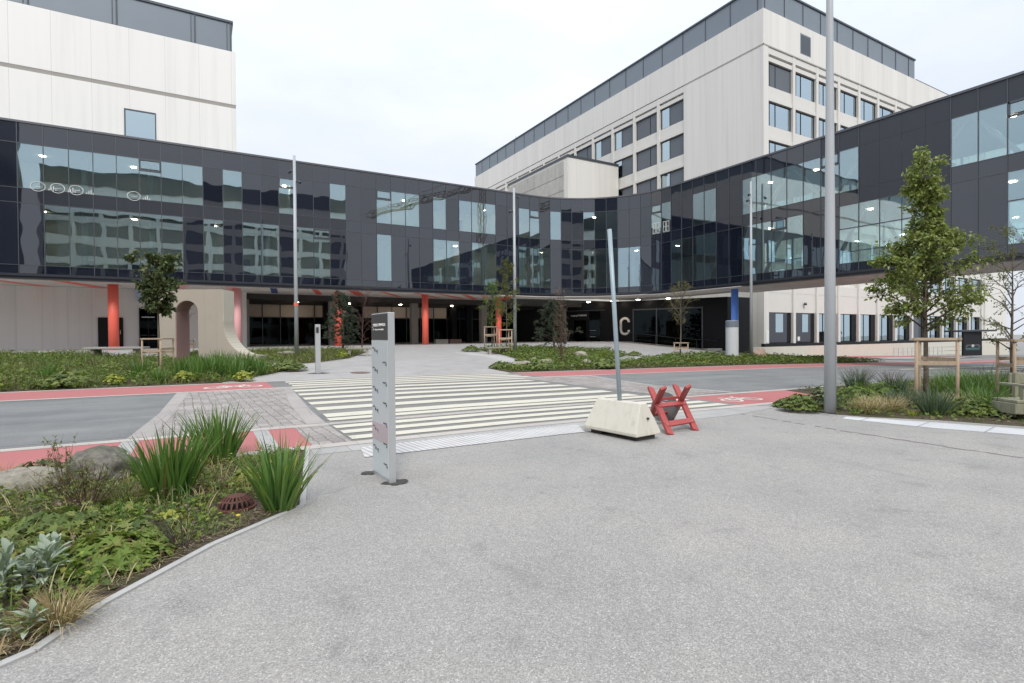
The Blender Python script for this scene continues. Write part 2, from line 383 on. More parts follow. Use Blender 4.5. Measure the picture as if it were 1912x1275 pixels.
M['steel'] = simple('galvanised_steel', (.46, .49, .51), (.40, .43, .45), 6, .5, .1, bscale=60, bstr=.05)
M['steelblue'] = simple('blue_grey_steel', (.38, .46, .50), (.32, .40, .445), 5, .45, .15)
M['poletall'] = simple('grey_pole_paint', (.46, .485, .51), (.43, .455, .475), 3, .45, 0)
M['alu'] = simple('brushed_aluminium', (.52, .535, .545), (.48, .495, .505), 12, .38, .3)
M['signface'] = simple('sign_face', (.60, .645, .665), (.57, .615, .635), 1.5, .3)
M['signpink'] = simple('sign_face_pink', (.52, .46, .49), None, rough=.3)
M['signdark'] = simple('sign_header', (.055, .055, .058), (.065, .065, .068), 3, .45)
M['ink'] = simple('sign_ink', (.07, .075, .085), None, rough=.5)
M['letter'] = simple('white_letter', (.92, .92, .9), None, rough=.5)
M['patch'] = simple('fresh_tarmac', (.05, .048, .046), (.075, .07, .066), 40, .9, kind='World', bscale=80, bstr=.5)
M['red'] = mk_redpaint()
M['rust'] = simple('rusty_iron', (.15, .055, .04), (.09, .04, .032), 14, .8, .2, bscale=50, bstr=.4)
M['grit'] = simple('reddish_grit', (.25, .19, .17), (.17, .14, .13), 60, .9, kind='World')
M['iron'] = simple('manhole_iron', (.22, .13, .115), (.17, .11, .1), 10, .7, .2, kind='World')
M['wood'] = mk_wood('stake_wood', (.52, .405, .29), (.37, .28, .2))
M['oldwood'] = mk_wood('weathered_wood', (.33, .32, .24), (.22, .215, .155))
M['stone'] = mk_stone('granite_boulder', (.36, .33, .275), (.19, .175, .145))
M['stonedark'] = mk_stone('mossy_boulder', (.21, .195, .165), (.08, .075, .06), (.07, .085, .035), .7)
M['stonepink'] = mk_stone('reddish_boulder', (.42, .31, .25), (.3, .22, .18), amt=.1)
M['bark'] = mk_stone('bark', (.16, .13, .1), (.09, .075, .06), amt=.1)
M['barkdark'] = simple('dark_twig', (.06, .045, .038), (.085, .062, .05), 8, .9)
M['twig'] = simple('pale_twig', (.17, .14, .1), (.12, .1, .075), 8, .9)
M['redtwig'] = simple('red_twig', (.13, .06, .05), (.1, .06, .05), 8, .9)
M['leaf'] = leafmat('maple_leaf', [(.053, .077, .017), (.088, .121, .024), (.138, .168, .038), (.21, .225, .1), (.065, .09, .02)], gain=2.0, rough=.38)
M['leafdark'] = leafmat('dark_leaf', [(.028, .048, .018), (.05, .075, .028), (.085, .11, .042), (.14, .155, .075)], .2)
M['leafyoung'] = leafmat('young_leaf', [(.06, .11, .022), (.1, .16, .03), (.14, .2, .045), (.07, .12, .025)], .35)
M['leafolive'] = leafmat('olive_leaf', [(.07, .085, .025), (.11, .125, .035), (.15, .15, .05), (.06, .07, .025)])
M['leafyellow'] = leafmat('yellow_leaf', [(.17, .165, .04), (.24, .22, .06), (.13, .13, .035)])
M['needle'] = leafmat('pine_needle', [(.028, .042, .028), (.045, .06, .04), (.065, .078, .05), (.03, .05, .03)], .1, .6)
M['iris'] = leafmat('iris_blade', [(.035, .085, .018), (.055, .125, .025), (.085, .17, .035), (.12, .2, .05), (.045, .1, .022)], .3, .4)
M['cover1'] = leafmat('ground_leaf', [(.05, .08, .018), (.08, .12, .026), (.125, .165, .036), (.17, .20, .055), (.06, .092, .022)])
M['cover2'] = leafmat('mixed_leaf', [(.05, .07, .022), (.085, .125, .03), (.13, .165, .045), (.17, .175, .07), (.12, .1, .045), (.06, .09, .025)])
M['geran'] = leafmat('cranesbill_leaf', [(.09, .145, .022), (.13, .185, .026), (.17, .23, .04), (.10, .155, .025), (.2, .18, .05)])
M['silver'] = leafmat('silver_leaf', [(.20, .25, .185), (.27, .315, .245), (.33, .375, .30)], .15, .8)
M['lime'] = leafmat('lime_leaf', [(.15, .19, .025), (.22, .26, .035), (.28, .30, .05), (.18, .17, .03)])
M['straw'] = leafmat('straw_blade', [(.30, .235, .12), (.38, .31, .17), (.46, .39, .24), (.24, .20, .09)], .2)
M['tawny'] = leafmat('tawny_blade', [(.18, .11, .05), (.26, .17, .08), (.16, .14, .05), (.3, .22, .11)], .2)
M['drybrown'] = leafmat('dry_stem', [(.075, .05, .035), (.12, .085, .06), (.17, .12, .085)], .1)
M['bluegrey'] = leafmat('blue_green_blade', [(.05, .085, .055), (.075, .115, .07), (.1, .14, .085)], .2)

# ------------------------------------------------------------------ sky and sun (bright overcast)
SUN_EL, SUN_AZ = R(44), R(203)          # azimuth from +Y towards +X
w = bpy.data.worlds.new('World'); sc.world = w; w.use_nodes = True; t = w.node_tree; t.nodes.clear()
sky = t.nodes.new('ShaderNodeTexSky'); sky.sky_type = 'NISHITA'; sky.sun_disc = False
sky.sun_elevation = SUN_EL; sky.sun_rotation = SUN_AZ; sky.dust_density = 2.5
tc = N(t, 'ShaderNodeTexCoord'); sp_ = N(t, 'ShaderNodeSeparateXYZ'); L(t, tc.outputs['Generated'], sp_.inputs[0])
mp = t.nodes.new('ShaderNodeMapping'); mp.inputs['Scale'].default_value = (1, 1, 2.6); L(t, tc.outputs['Generated'], mp.inputs[0])
n1 = noise(t, mp.outputs[0], 1.7, 7, .55); n2 = noise(t, mp.outputs[0], 4.5, 6, .6)
cl = math_(t, 'ADD', math_(t, 'MULTIPLY', n1, .75), math_(t, 'MULTIPLY', n2, .25))
cloud = ramp(t, cl, [(.34, (5.7, 6.2, 7.0)), (.5, (6.1, 6.5, 7.15)), (.64, (6.5, 6.8, 7.2))])
veil = ramp(t, cl, [(.3, (.86, .86, .86)), (.6, (.97, .97, .97))])
bg = t.nodes.new('ShaderNodeBackground'); bg.inputs['Strength'].default_value = .115
zz_ = math_(t, 'MULTIPLY', sp_.outputs[2], sp_.outputs[2]); grad = math_(t, 'ADD', math_(t, 'MULTIPLY', zz_, 1.0), .86)   # an overcast sky is brightest overhead
vs_ = t.nodes.new('ShaderNodeVectorMath'); vs_.operation = 'SCALE'; L(t, mixc(t, veil, sky.outputs[0], cloud), vs_.inputs[0]); L(t, grad, vs_.inputs['Scale']); L(t, vs_.outputs[0], bg.inputs[0])
wo = t.nodes.new('ShaderNodeOutputWorld'); L(t, bg.outputs[0], wo.inputs[0])
sl = bpy.data.lights.new('sun', 'SUN'); sl.energy = 1.5; sl.angle = R(16); sl.color = (1, .96, .9)
so = bpy.data.objects.new('sun', sl); C.objects.link(so)
so.rotation_euler = Vector((-math.sin(SUN_AZ)*math.cos(SUN_EL), -math.cos(SUN_AZ)*math.cos(SUN_EL), -math.sin(SUN_EL))).to_track_quat('-Z', 'Y').to_euler()
sc.view_settings.view_transform = 'Standard'; sc.view_settings.look = 'None'; sc.view_settings.exposure = .42; sc.view_settings.gamma = 1
sc.render.engine = 'CYCLES'; sc.cycles.max_bounces = 9; sc.cycles.transparent_max_bounces = 12
sc.cycles.diffuse_bounces = 4; sc.cycles.glossy_bounces = 4; sc.cycles.use_denoising = True; sc.cycles.caustics_reflective = False; sc.cycles.caustics_refractive = False

# ------------------------------------------------------------------ ground sheets
def sheet(name, polys, dz, mat, kind='structure', cell=1.5, parent=None):
    bm = bmesh.new()
    if isinstance(polys[0][0], (int, float)) or len(polys[0]) == 2 and isinstance(polys[0][0], (int, float)): polys = [polys]
    for p in polys:
        bm.faces.new([bm.verts.new((q[0], q[1], 0)) for q in p])
    xs = [v.co.x for v in bm.verts]; ys = [v.co.y for v in bm.verts]
    cutx = {5, 30, 130}; cuty = {21.6}
    if max(ys) > 21.7:
        k = -45
        while k < 130:
            cutx.add(k); k += cell
        k = 21.6
        while k < 62: cuty.add(k); k += cell
    for c_, no, lo, hi in [((x, 0, 0), (1, 0, 0), min(xs), max(xs)) for x in sorted(cutx)]+[((0, y, 0), (0, 1, 0), min(ys), max(ys)) for y in sorted(cuty)]:
        k = c_[0] if no[0] else c_[1]
        if lo < k < hi:
            bmesh.ops.bisect_plane(bm, geom=bm.verts[:]+bm.edges[:]+bm.faces[:], plane_co=c_, plane_no=no)
    for f in bm.faces:
        if f.normal.z < 0: f.normal_flip()
    bmesh.ops.triangulate(bm, faces=[f for f in bm.faces if len(f.verts) > 4])
    for v in bm.verts: v.co.z = H(v.co.x, v.co.y)+dz
    bmesh.ops.recalc_face_normals(bm, faces=bm.faces[:])
    up_ = sum(f.normal.z for f in bm.faces)
    if up_ < 0: bmesh.ops.reverse_faces(bm, faces=bm.faces[:])
    me = bpy.data.meshes.new(name); bm.to_mesh(me); bm.free(); me.materials.append(mat)
    o = bpy.data.objects.new(name, me); C.objects.link(o)
    if kind: o['kind'] = kind
    return o
def rect(x0, y0, x1, y1): return [(x0, y0), (x1, y0), (x1, y1), (x0, y1)]
gx = [-500, -200, -100, -60]+[-45+1.5*i for i in range(117)]+[200, 400, 900]; gy = [-300, -100, -40, 0, 21.6]+[21.6+1.5*i for i in range(1, 28)]+[80, 150, 300, 900]
mb = MB(); mb.v = [(x, y, H(x, y)-.03) for y in gy for x in gx]
mb.f = [(j*len(gx)+i, j*len(gx)+i+1, (j+1)*len(gx)+i+1, (j+1)*len(gx)+i) for j in range(len(gy)-1) for i in range(len(gx)-1)]; mb.m = [0]*len(mb.f)
tag(mb.build('ground', M['ground']), kind='structure')
sheet('plaza', rect(-40, -30, 34, 8.06), 0, M['plaza'])
sheet('forecourt', rect(-42, 21.34, 52, 61), 0, M['fore'])
sheet('road', [rect(-60, 10.34, 130, 18.21)], 0, M['asphalt'])
sheet('side_road', [rect(34, -20, 130, 10.1), rect(52.01, 18.5, 130, 35.2)], 0, M['asphalt'])
K = .004
sheet('red_lane_far', [rect(-60, 18.44, 1.95, 21.1), rect(12.2, 18.44, 52, 21.1)], K, M['pink'])
sheet('red_lane_near', [rect(-60, 8.3, -1.1, 10.1), rect(-.88, 8.3, .72, 10.1), rect(.95, 8.3, 1.38, 10.1), rect(11.15, 8.3, 33, 10.1)], K, M['pink'])
sheet('lane_joint', [rect(-1.1, 8.3, -.88, 10.1), rect(.72, 8.3, .95, 10.1)], K, M['strip'])
sheet('crossing', [[(1.95, 8.3), (11.15, 8.3), (11.15, 10.1), (1.95, 10.1)], [(2.02, 10.34), (11.0, 10.34), (10.9, 18.21), (2.42, 18.21)], [(1.95, 18.44), (12.2, 18.44), (12.2, 21.1), (1.95, 21.1)]], K, M['cross'])
for nm, y0, y1 in (('kerb_line', 8.04, 8.3), ('kerb_line', 10.1, 10.34), ('kerb_line', 18.2, 18.44), ('kerb_line', 21.1, 21.35)):
    sheet(nm, [rect(-60, y0, 52, y1)], 2*K, M['kerb'])
sheet('sett_paving', [[(-.72, 10.34), (1.62, 10.34), (1.77, 13.6), (2.17, 18.2), (-.37, 18.2), (-.52, 13.7)], [(1.38, 8.3), (1.95, 8.3), (1.95, 10.1), (1.38, 10.1)],
                      [(11.0, 10.34), (13.3, 10.5), (12.95, 13.2), (13.4, 15.7), (14.1, 18.2), (10.9, 18.2)]], 2*K, M['sett'])
sheet('granite_band', [[(-1.06, 10.34), (-.72, 10.34), (-.52, 13.7), (-.37, 18.2), (-.67, 18.2), (-.82, 13.4)], [(1.62, 10.34), (1.96, 10.34), (2.02, 12.3), (2.4, 18.2), (2.17, 18.2), (1.77, 13.6)],
                       [(13.3, 10.34), (13.65, 10.34), (13.2, 13.2), (13.7, 15.7), (14.4, 18.2), (14.1, 18.2), (13.4, 15.7), (12.95, 13.2)]], 3*K, M['band'])
st = []
for i in range(6):
    y = 16.95-1.13*i; k = (y-11)/6.
    st.append([(2.1+.22*k, y-.27), (10.45+.35*max(0, k-.5), y-.27), (10.45+.35*max(0, k-.5), y+.27), (2.12+.22*k, y+.27)])
st.append([(2.08, 10.55), (10.6, 10.55), (10.6, 10.9), (2.08, 10.9)])
st.append([(2.36, 17.75), (10.9, 17.75), (10.9, 18.1), (2.38, 18.1)])
for y in (8.62, 9.2, 9.78): st.append([(2.0, y-.16), (10.85, y-.16), (10.85, y+.16), (2.0, y+.16)])
for y in (18.85, 19.65, 20.5): st.append([(2.5, y-.25), (11.7, y-.25), (11.7, y+.25), (2.55, y+.25)])
sheet('zebra_marking', st, 3*K, M['paint'])
sheet('kerbside_paving', [rect(1.3, 7.62, 11.3, 8.04)], K, M['strip'])
sheet('pale_slab_paving', [[(6.1, 7.25), (9.2, 7.25), (11.4, 7.62), (6.1, 7.62)]], K, M['strip'])
sheet('tactile_paving', [[(1.84, 7.12), (5.5, 7.12), (5.85, 7.8), (1.95, 7.8)]], 2*K, M['tactile'])
sheet('paver_strip', [[(11.3, 6.02), (11.9, 4.98), (12.55, 3.55), (12.9, .5), (12.1, .5), (11.75, 3.3), (11.2, 4.5), (10.95, 5.9)]], K, M['paver'])
sheet('flowing_path_paving', [[(14.0, 25.6), (14.9, 25.3), (16.2, 27.4), (16.6, 30.3), (15.6, 33.0), (14.6, 33.3), (15.2, 30), (14.9, 27.6)]], K, M['slab'])
ck = []; rr = random.Random(3); prev = None
for i in range(60):
    s = i/59; x = 9.75-.35*math.sin(s*2.2)+rr.uniform(-.03, .03); y = 7.3-s*5.8; wd = rr.uniform(.006, .03)
    cur = (x, y, wd)
    if prev and rr.random() < .8: ck.append([(prev[0]-prev[2], prev[1]), (x-wd, y), (x+wd, y), (prev[0]+prev[2], prev[1])])
    prev = cur
sheet('pavement_crack', ck, K, M['grit'])
def bike(cx, cy, s, flip=1):
    out = []
    def P(a, b): return (cx+a*s, cy+b*s*flip)
    for wx in (-.62, .62):
        n = 20
        for i in range(n):
            a, b = 2*math.pi*i/n, 2*math.pi*(i+1)/n
            out.append([P(wx+.46*math.cos(a), .46*math.sin(a)), P(wx+.46*math.cos(b), .46*math.sin(b)), P(wx+.34*math.cos(b), .34*math.sin(b)), P(wx+.34*math.cos(a), .34*math.sin(a))])
    def seg(a, b, wd=.055):
        d = Vector((b[0]-a[0], b[1]-a[1])).normalized(); n = Vector((-d.y, d.x))*wd
        out.append([P(a[0]+n.x, a[1]+n.y), P(b[0]+n.x, b[1]+n.y), P(b[0]-n.x, b[1]-n.y), P(a[0]-n.x, a[1]-n.y)])
    for a, b in (((-.62, 0), (-.3, .62)), ((-.3, .62), (.35, .62)), ((.35, .62), (0, 0)), ((0, 0), (-.62, 0)), ((0, 0), (-.3, .62)), ((.35, .62), (.62, 0)), ((.35, .62), (.42, .9)), ((.42, .9), (.62, .92)), ((-.3, .62), (-.36, .8)), ((-.5, .8), (-.22, .8))): seg(a, b)
    return out
sheet('bicycle_marking', bike(12.1, 9.05, .62, 1)[:], 2*K, M['paint2'])
sheet('bicycle_marking', bike(.85, 19.5, .8, 1)[:], 2*K, M['paint2'])
sheet('road_line', [rect(36, 11.9, 60, 12.2), rect(41, 13.1, 75, 13.4), rect(52, 20.3, 100, 20.6), rect(33, 14.6, 56, 14.9), rect(60, 23.6, 120, 23.85)], K, M['paint'])
sheet('red_lane_side', [[(60, 29), (84, 29.5), (78, 34.6), (58, 34.9)], [(31, 18.44), (60, 18.44), (66, 21.1), (33, 21.1)]], 2*K, M['pink'])
sheet('traffic_island', [[(56, 26), (66, 25.2), (80, 27.5), (72, 28.9), (58, 28.6)]], .05, M['slab'])
def blob(cx, cy, rx, ry, n=22, j=.15, seed=1):
    rr = random.Random(seed); return [(cx+rx*(1+rr.uniform(-j, j))*math.cos(2*math.pi*i/n), cy+ry*(1+rr.uniform(-j, j))*math.sin(2*math.pi*i/n)) for i in range(n)]
sheet('tarmac_patch', [blob(1.69, 6.27, .10, .08, j=.35, seed=4)], 2*K, M['patch'])
sheet('tarmac_patch', [blob(1.81, 5.73, .13, .10, j=.35, seed=5)], 2*K, M['patch'])
sheet('tarmac_patch', [blob(4.2, 23.47, .42, .2, seed=6)], 2*K, M['patch'])
tag(sheet('manhole_cover', [blob(5.85, 23.2, .42, .42, 28, 0)], 2*K, M['iron'], None), 'rusty round manhole cover in the forecourt behind the zebra crossing', 'manhole cover')

# planting beds: soil sheets and their concrete edging
BEDA = [(1.27, 8.03), (1.2, 7.66), (.80, 5.38), (.04, 4.72), (-.54, 4.01), (-.77, 3.58), (-.90, 3.49), (-1.4, 3.25), (-6, 3.0), (-6, 8.03)]
BEDB = [(-14, 21.4), (-1.2, 21.4), (.6, 21.42), (1.4, 22.3), (2.3, 23.5), (3.5, 25.3), (3.2, 27.0), (1.4, 29.4), (-3.1, 34.3), (-6, 37.2), (-14, 39)]
BEDC = [(1.3, 30.6), (3.9, 27.7), (5.2, 28.4), (7.1, 30.4), (9.4, 35), (8.4, 37.6), (2.1, 37.8), (-2.6, 36.6)]
BEDD = [(12.2, 23.2), (12.3, 21.42), (20, 21.42), (46, 21.42), (44.5, 25), (37.5, 26.6), (32.9, 28.0), (28.8, 27.6), (23.2, 25.2), (20.9, 25.0), (26.6, 29.0), (27.5, 31.8), (25.3, 34.6), (21.6, 36.4), (17.2, 35.4), (16.9, 30.4), (16.2, 27.4), (14.5, 25.1)]
BEDE = [(11.75, 8.02), (11.45, 7.2), (11.2, 6.3), (11.46, 5.69), (12.2, 4.8), (12.72, 3.6), (13.1, .3), (40, .3), (33, 10.3), (27, 10.32), (15.6, 10.1), (14.6, 8.03)]
for p in (BEDA, BEDB, BEDC, BEDD, BEDE): sheet('bed_soil', [p], .012, M['soil'])
def edging(poly, closed, wd=.055, hgt=.014):
    mb = MB(); pts = list(poly)+([poly[0]] if closed else [])
    for a, b in zip(pts, pts[1:]):
        n = max(1, int((Vector(b)-Vector(a)).length/1.5))
        for i in range(n):
            p = Vector(a).lerp(Vector(b), i/n); q = Vector(a).lerp(Vector(b), (i+1)/n)
            mb.bar((p.x, p.y, H(*p)+hgt-.06), (q.x, q.y, H(*q)+hgt-.06), wd, .12)
    o = mb.build('bed_edging', M['edging']); o['kind'] = 'structure'
edging(BEDA[:-1], False); edging(BEDB[2:9], False, .06, .02); edging(BEDC, True, .06, .02); edging(BEDD[8:]+BEDD[:1], False, .06, .02); edging(BEDE[:6], False, .05, .02)

# ------------------------------------------------------------------ the dark glass building: a two-storey ribbon on columns, bending round the forecourt
YF, XB = 42.5, 35.9
ribbon = thing('glass_building', 'long dark glass building raised on coloured columns, curving across the forecourt', 'building', (8, 46, .85))
fp = []      # front line, index 0 = panel -28
for i in range(-28, 22): fp.append((.14+1.2*i, YF))
a_, b_ = XB-26.54, YF-33.95
el = [(26.54+a_*math.sin(u), 33.95+b_*math.cos(u)) for u in [math.pi/2*k/400 for k in range(401)]]
ds = [0]
for p, q in zip(el, el[1:]): ds.append(ds[-1]+math.dist(p, q))
for i in range(13):
    tgt = ds[-1]*i/13; k = min(range(401), key=lambda k: abs(ds[k]-tgt)); fp.append(el[k])
for j in range(43): fp.append((XB, 33.95-1.2*j))
I0 = -28; NP = len(fp)-1
def nrm_(i):
    a = Vector(fp[max(0, i-1)]); b = Vector(fp[min(NP, i+1)]); d = (b-a).normalized(); return Vector((d.y, -d.x))   # outward: left of travel is inside
for i in (0,): pass
nr = [nrm_(i) for i in range(NP+1)]
# outward must point to the forecourt
if nr[0].y > 0: nr = [-n for n in nr]
def off(i, d): n = nr[i]; return (fp[i][0]+n.x*d, fp[i][1]+n.y*d)
bp = []
for i in range(NP+1):
    k = i+I0
    if k <= 22: bp.append((fp[i][0], 47.2))
    elif k >= 35: bp.append((44.6, fp[i][1]))
    else:
        u = (k-22)/13*(44.6-26.54+47.2-33.95)
        bp.append((26.54+u, 47.2) if u < 18.06 else (44.6, 47.2-(u-18.06)))
ZR = [5.55, 6.06, 9.78, 10.66, 13.34, 14.55]
UP = set(list(range(-8, 0))+[1, 4, 7, 10, 11, 12, 14, 16, 17, 18, 21, 22, 24, 27, 28, 29, 33, 34, 37, 38, 41, 42, 43, 44, 45, 46, 47]+list(range(52, 61))+list(range(64, 70)))
LO = set(list(range(-7, -1))+[0, 2, 3, 5, 6, 10, 14, 15, 17, 18, 21, 22, 23, 27, 28, 29, 30, 31, 35, 36, 37, 38, 41, 42, 43, 44, 47, 48, 49, 50, 54, 55, 56, 57, 58, 59, 60]+list(range(65, 70)))
HOP_U = {4, 10, 22, 33, 46, 54, -3}; HOP_L = {6, 43}
BIG = set(range(48, 52))
clad = MB(); mull = MB(); metal = MB()
def pane(mb, i, z0, z1, d=0, th=.03, ins=.012, mi=0):
    a = Vector(off(i, d)); b = Vector(off(i+1, d)); e = (b-a).normalized()*ins; a2, b2 = a+e, b-e
    n = (nr[i]+nr[i+1]).normalized()*th; c2, d2 = b2-n, a2-n
    mb.prism([(a2.x, a2.y), (b2.x, b2.y), (c2.x, c2.y), (d2.x, d2.y)][::-1], z0+ins, z1-ins, mi)
win_n = 0
for i in range(NP):
    k = i+I0
    for r in range(5):
        z0, z1 = ZR[r], ZR[r+1]
        vis = (r == 1 and k in LO) or (r == 3 and k in UP)
        if not vis:
            if k >= 46 and (r == 4 or k in BIG and r >= 2): pane(metal, i, z0, z1, ins=.004)
            else: pane(clad, i, z0, z1)
            continue
        wb = MB(); hop = (r == 3 and k in HOP_U) or (r == 1 and k in HOP_L)
        if hop:
            zs = z1-.75; pane(wb, i, z0, zs-.05); pane(wb, i, zs+.05, z1-.06, ins=.07)
        elif r == 1 and k >= 47: pane(wb, i, z0, 8.28); pane(wb, i, 8.28, z1)
        else: pane(wb, i, z0, z1)
        o = wb.build('window', M['glass'], ribbon); win_n += 1
        if hop or (r == 1 and k >= 47):
            fb = MB(); e0, e1 = Vector(off(i, .012)), Vector(off(i+1, .012))
            zz = [z1-.75] if hop else [8.28]
            for z in zz: fb.bar((e0.x, e0.y, z), (e1.x, e1.y, z), .05, .11 if hop else .05)
            if hop:
                fb.bar((e0.x, e0.y, z1-.05), (e1.x, e1.y, z1-.05), .05, .1)
                for e in (e0.lerp(e1, .05), e0.lerp(e1, .95)): fb.bar((e.x, e.y, z1-.75), (e.x, e.y, z1), .08, .05, (1, 0, 0))
            fb.build('window_frame', M['mullion'], o)
clad.build('glass_cladding', M['darkglass'], ribbon); metal.build('metal_cladding', M['fascia'], ribbon)
for i in range(NP+1):
    k = i+I0
    p = off(i, .012)
    zt = 14.55
    if k in (49, 50, 51): mull.bar((*p, ZR[0]), (*p, ZR[2]), .035, .03, (nr[i].x, nr[i].y, 0)); continue
    mull.bar((*p, ZR[0]), (*p, zt), .04 if k != 36 else .08, .04, (nr[i].x, nr[i].y, 0))
for i in range(NP):
    k = i+I0
    for z in ZR[1:5]:
        if k in BIG and z > 10.5: continue
        a, b = off(i, .008), off(i+1, .008); mull.bar((*a, z), (*b, z), .03, .035)
mull.build('mullion_grid', M['mullion'], ribbon)
cop = MB(); fas = MB(); sof = MB(); dks = MB(); flo = MB(); cei = MB(); rof = MB()
def strip(mb, i, d0, z0, z1, back=None, d1=None):
    a, b = off(i, d0), off(i+1, d0)
    if back: c, d = bp[i+1], bp[i]
    else: c, d = off(i+1, d1), off(i, d1)
    pts = [a, b, c, d]
    if math.dist(c, d) < 1e-3: pts = [a, b, c]
    area = sum(p[0]*q[1]-q[0]*p[1] for p, q in zip(pts, pts[1:]+pts[:1]))
    if area < 0: pts = pts[::-1]
    mb.prism(pts, z0, z1)
for i in range(NP):
    k = i+I0
    strip(cop, i, .07, 14.55, 14.68, d1=-.45)
    strip(fas, i, .05, 5.24, 5.55, d1=-.3); strip(fas, i, .16, 5.40, 5.47, d1=.05)
    strip(rof, i, -.45, 14.3, 14.55, back=True)
    strip(flo, i, -.12, 5.60, 5.98, back=True); strip(flo, i, -.12, 10.0, 10.6, back=True)
    strip(cei, i, -.12, 9.80, 9.99, back=True); strip(cei, i, -.12, 13.36, 13.5, back=True)
    strip(sof, i, -.3 if k > 40 or k < 19 else .9 if 24 < k < 33 else .3, 5.20, 5.235, d1=(-7.6 if k < 2 else -6.2) if not 20 < k < 38 else -3.0)
cop.build('coping', M['coping'], ribbon); fas.build('fascia', M['fascia'], ribbon); rof.build('roof', M['parapet_dark'], ribbon)
flo.build('floor_slab', M['infloor'], ribbon); cei.build('interior_ceiling', M['inceil'], ribbon); sof.build('soffit', M['soffit'], ribbon)
bk = MB()
bk.box(-33.5, 47.2, 5.6, 44.6, 47.4, 14.3); bk.box(44.6, 31, 5.6, 44.8, 47.4, 14.3); bk.box(-33.7, 42.7, 5.6, -33.5, 47.4, 14.3)
for x in (-20, -9.2, 4.8, 14.2, 20.6): bk.box(x, 44.9, 5.99, x+.15, 47.2, 9.8)
for x in (-14, 2.9, 6.0, 13.6, 24.5): bk.box(x, 44.6, 10.61, x+.15, 47.2, 13.36)
bk.build('interior_wall', M['inwall'], ribbon)
fb = MB()                                                  # far side of the bridge: posts and beams with open glass between
for j in range(0, 22):
    y = 30.6-2.4*j; fb.box(44.5, y-.06, 5.6, 44.65, y+.06, 14.3)
for z in (5.6, 9.8, 13.4): fb.box(44.5, -21, z, 44.65, 31, z+(.45 if z < 6 else .85))
for z in (8.0, 11.9): fb.box(44.52, -21, z, 44.62, 31, z+.07)
fb.build('rear_framing', M['mullion'], ribbon)
gb = MB()
for j in range(0, 21):
    y = 30.6-2.4*j; gb.box(44.56, y-2.33, 6.06, 44.58, y-.07, 9.79); gb.box(44.56, y-2.33, 10.66, 44.58, y-.07, 13.39)
gb.build('rear_glazing', M['glass'], ribbon)
for k in range(-27, 22, 3):
    x = .14+1.2*k+.55
    for z0, z1 in ((5.98, 9.8), (10.6, 13.36)):
        MB().tube([(x, 43.9, z0), (x, 43.9, z1)], .16, 14).build('interior_column', M['white'], ribbon, smooth=True)
for i in (50, 53, 56, 59):
    p = off(i, -1.4)
    MB().tube([(*p, 5.98), (*p, 9.8)], .16, 14).build('interior_column', M['white'], ribbon, smooth=True)
for j in range(0, 18):                                     # diagonal braces behind the glass of the bridge
    y = 30-2.6*j; s = 1 if j % 2 else -1
    for z0, z1 in ((5.98, 9.8), (10.6, 13.36)):
        MB().tube([(37.1, y-1.0*s, z0), (37.1, y+1.0*s, z1)], .13, 10).build('brace', M['white'], ribbon, smooth=True)
for k in list(range(-8, 19, 4)):
    for z in (13.345, 9.785):
        MB().rings(.14+1.2*k+.7, 44.9+(k % 2)*.9, [(.15, z-.03), (.15, z)], 16).build('ceiling_lamp', M['lamp'], ribbon)
for i in (47, 49, 52, 56, 59, 62):
    for z in (13.345, 9.785):
        p = off(i, -2.4); MB().rings(p[0], p[1], [(.15, z-.03), (.15, z)], 16).build('ceiling_lamp', M['lamp'], ribbon)
for j in (3, 6, 9, 12, 15, 18, 20):
    for z in (13.345, 9.785):
        MB().rings(38.4, 33.3-1.2*j, [(.15, z-.03), (.15, z)], 16).build('ceiling_lamp', M['lamp'], ribbon)
rr = random.Random(31)
for k in (-6, -4, -3, 2, 5, 10, 14, 17, 21):                 # cupboards, desks and screens that show dimly in the rooms
    x = .14+1.2*k; z = 5.98 if k % 2 == 0 else 10.6
    MB().box(x+.1, 46.2, z, x+rr.uniform(.6, 1.1), 46.9, z+rr.uniform(.8, 1.9)).build('interior_furnishing', M['parapet_dark' if k % 3 else 'oldwood'], ribbon)
for k in (15, 17, 18, 21, 23):
    x = .14+1.2*k
    for j in range(5): MB().box(x+.06+.1*j, 42.9+.04*(j % 2), 6.0, x+.13+.1*j, 42.95+.04*(j % 2), 9.6).build('curtain', M['white'], ribbon)
# painted stripes across the soffit
for (x0, x1, sl_, m) in ((-11.8, -10.6, 2.2, 'coral'), (-8.1, -6.6, 1.6, 'coral'), (-1.3, -.3, -.6, 'rose'), (1.4, 2.6, .4, 'rose'), (4.3, 5.1, .6, 'navy'), (7.2, 8.0, 1.2, 'coral'), (9.9, 11.3, 1.8, 'coral'), (12.4, 13.2, 3.0, 'coral'), (15.2, 16.0, 4.0, 'coral'), (17.2, 18.2, 4.5, 'coral'), (19.6, 20.6, 3.4, 'coral'), (21.6, 22.6, 2.6, 'rose'), (24.0, 25.4, 2.2, 'coral')):
    x1 = x0+(x1-x0)*.6
    MB().extr([(x0, 42.85, 5.196), (x1, 42.85, 5.196), (x1+sl_, 47.5, 5.196), (x0+sl_, 47.5, 5.196)], (0, 0, -.006)).build('painted_stripe', M[m], ribbon)
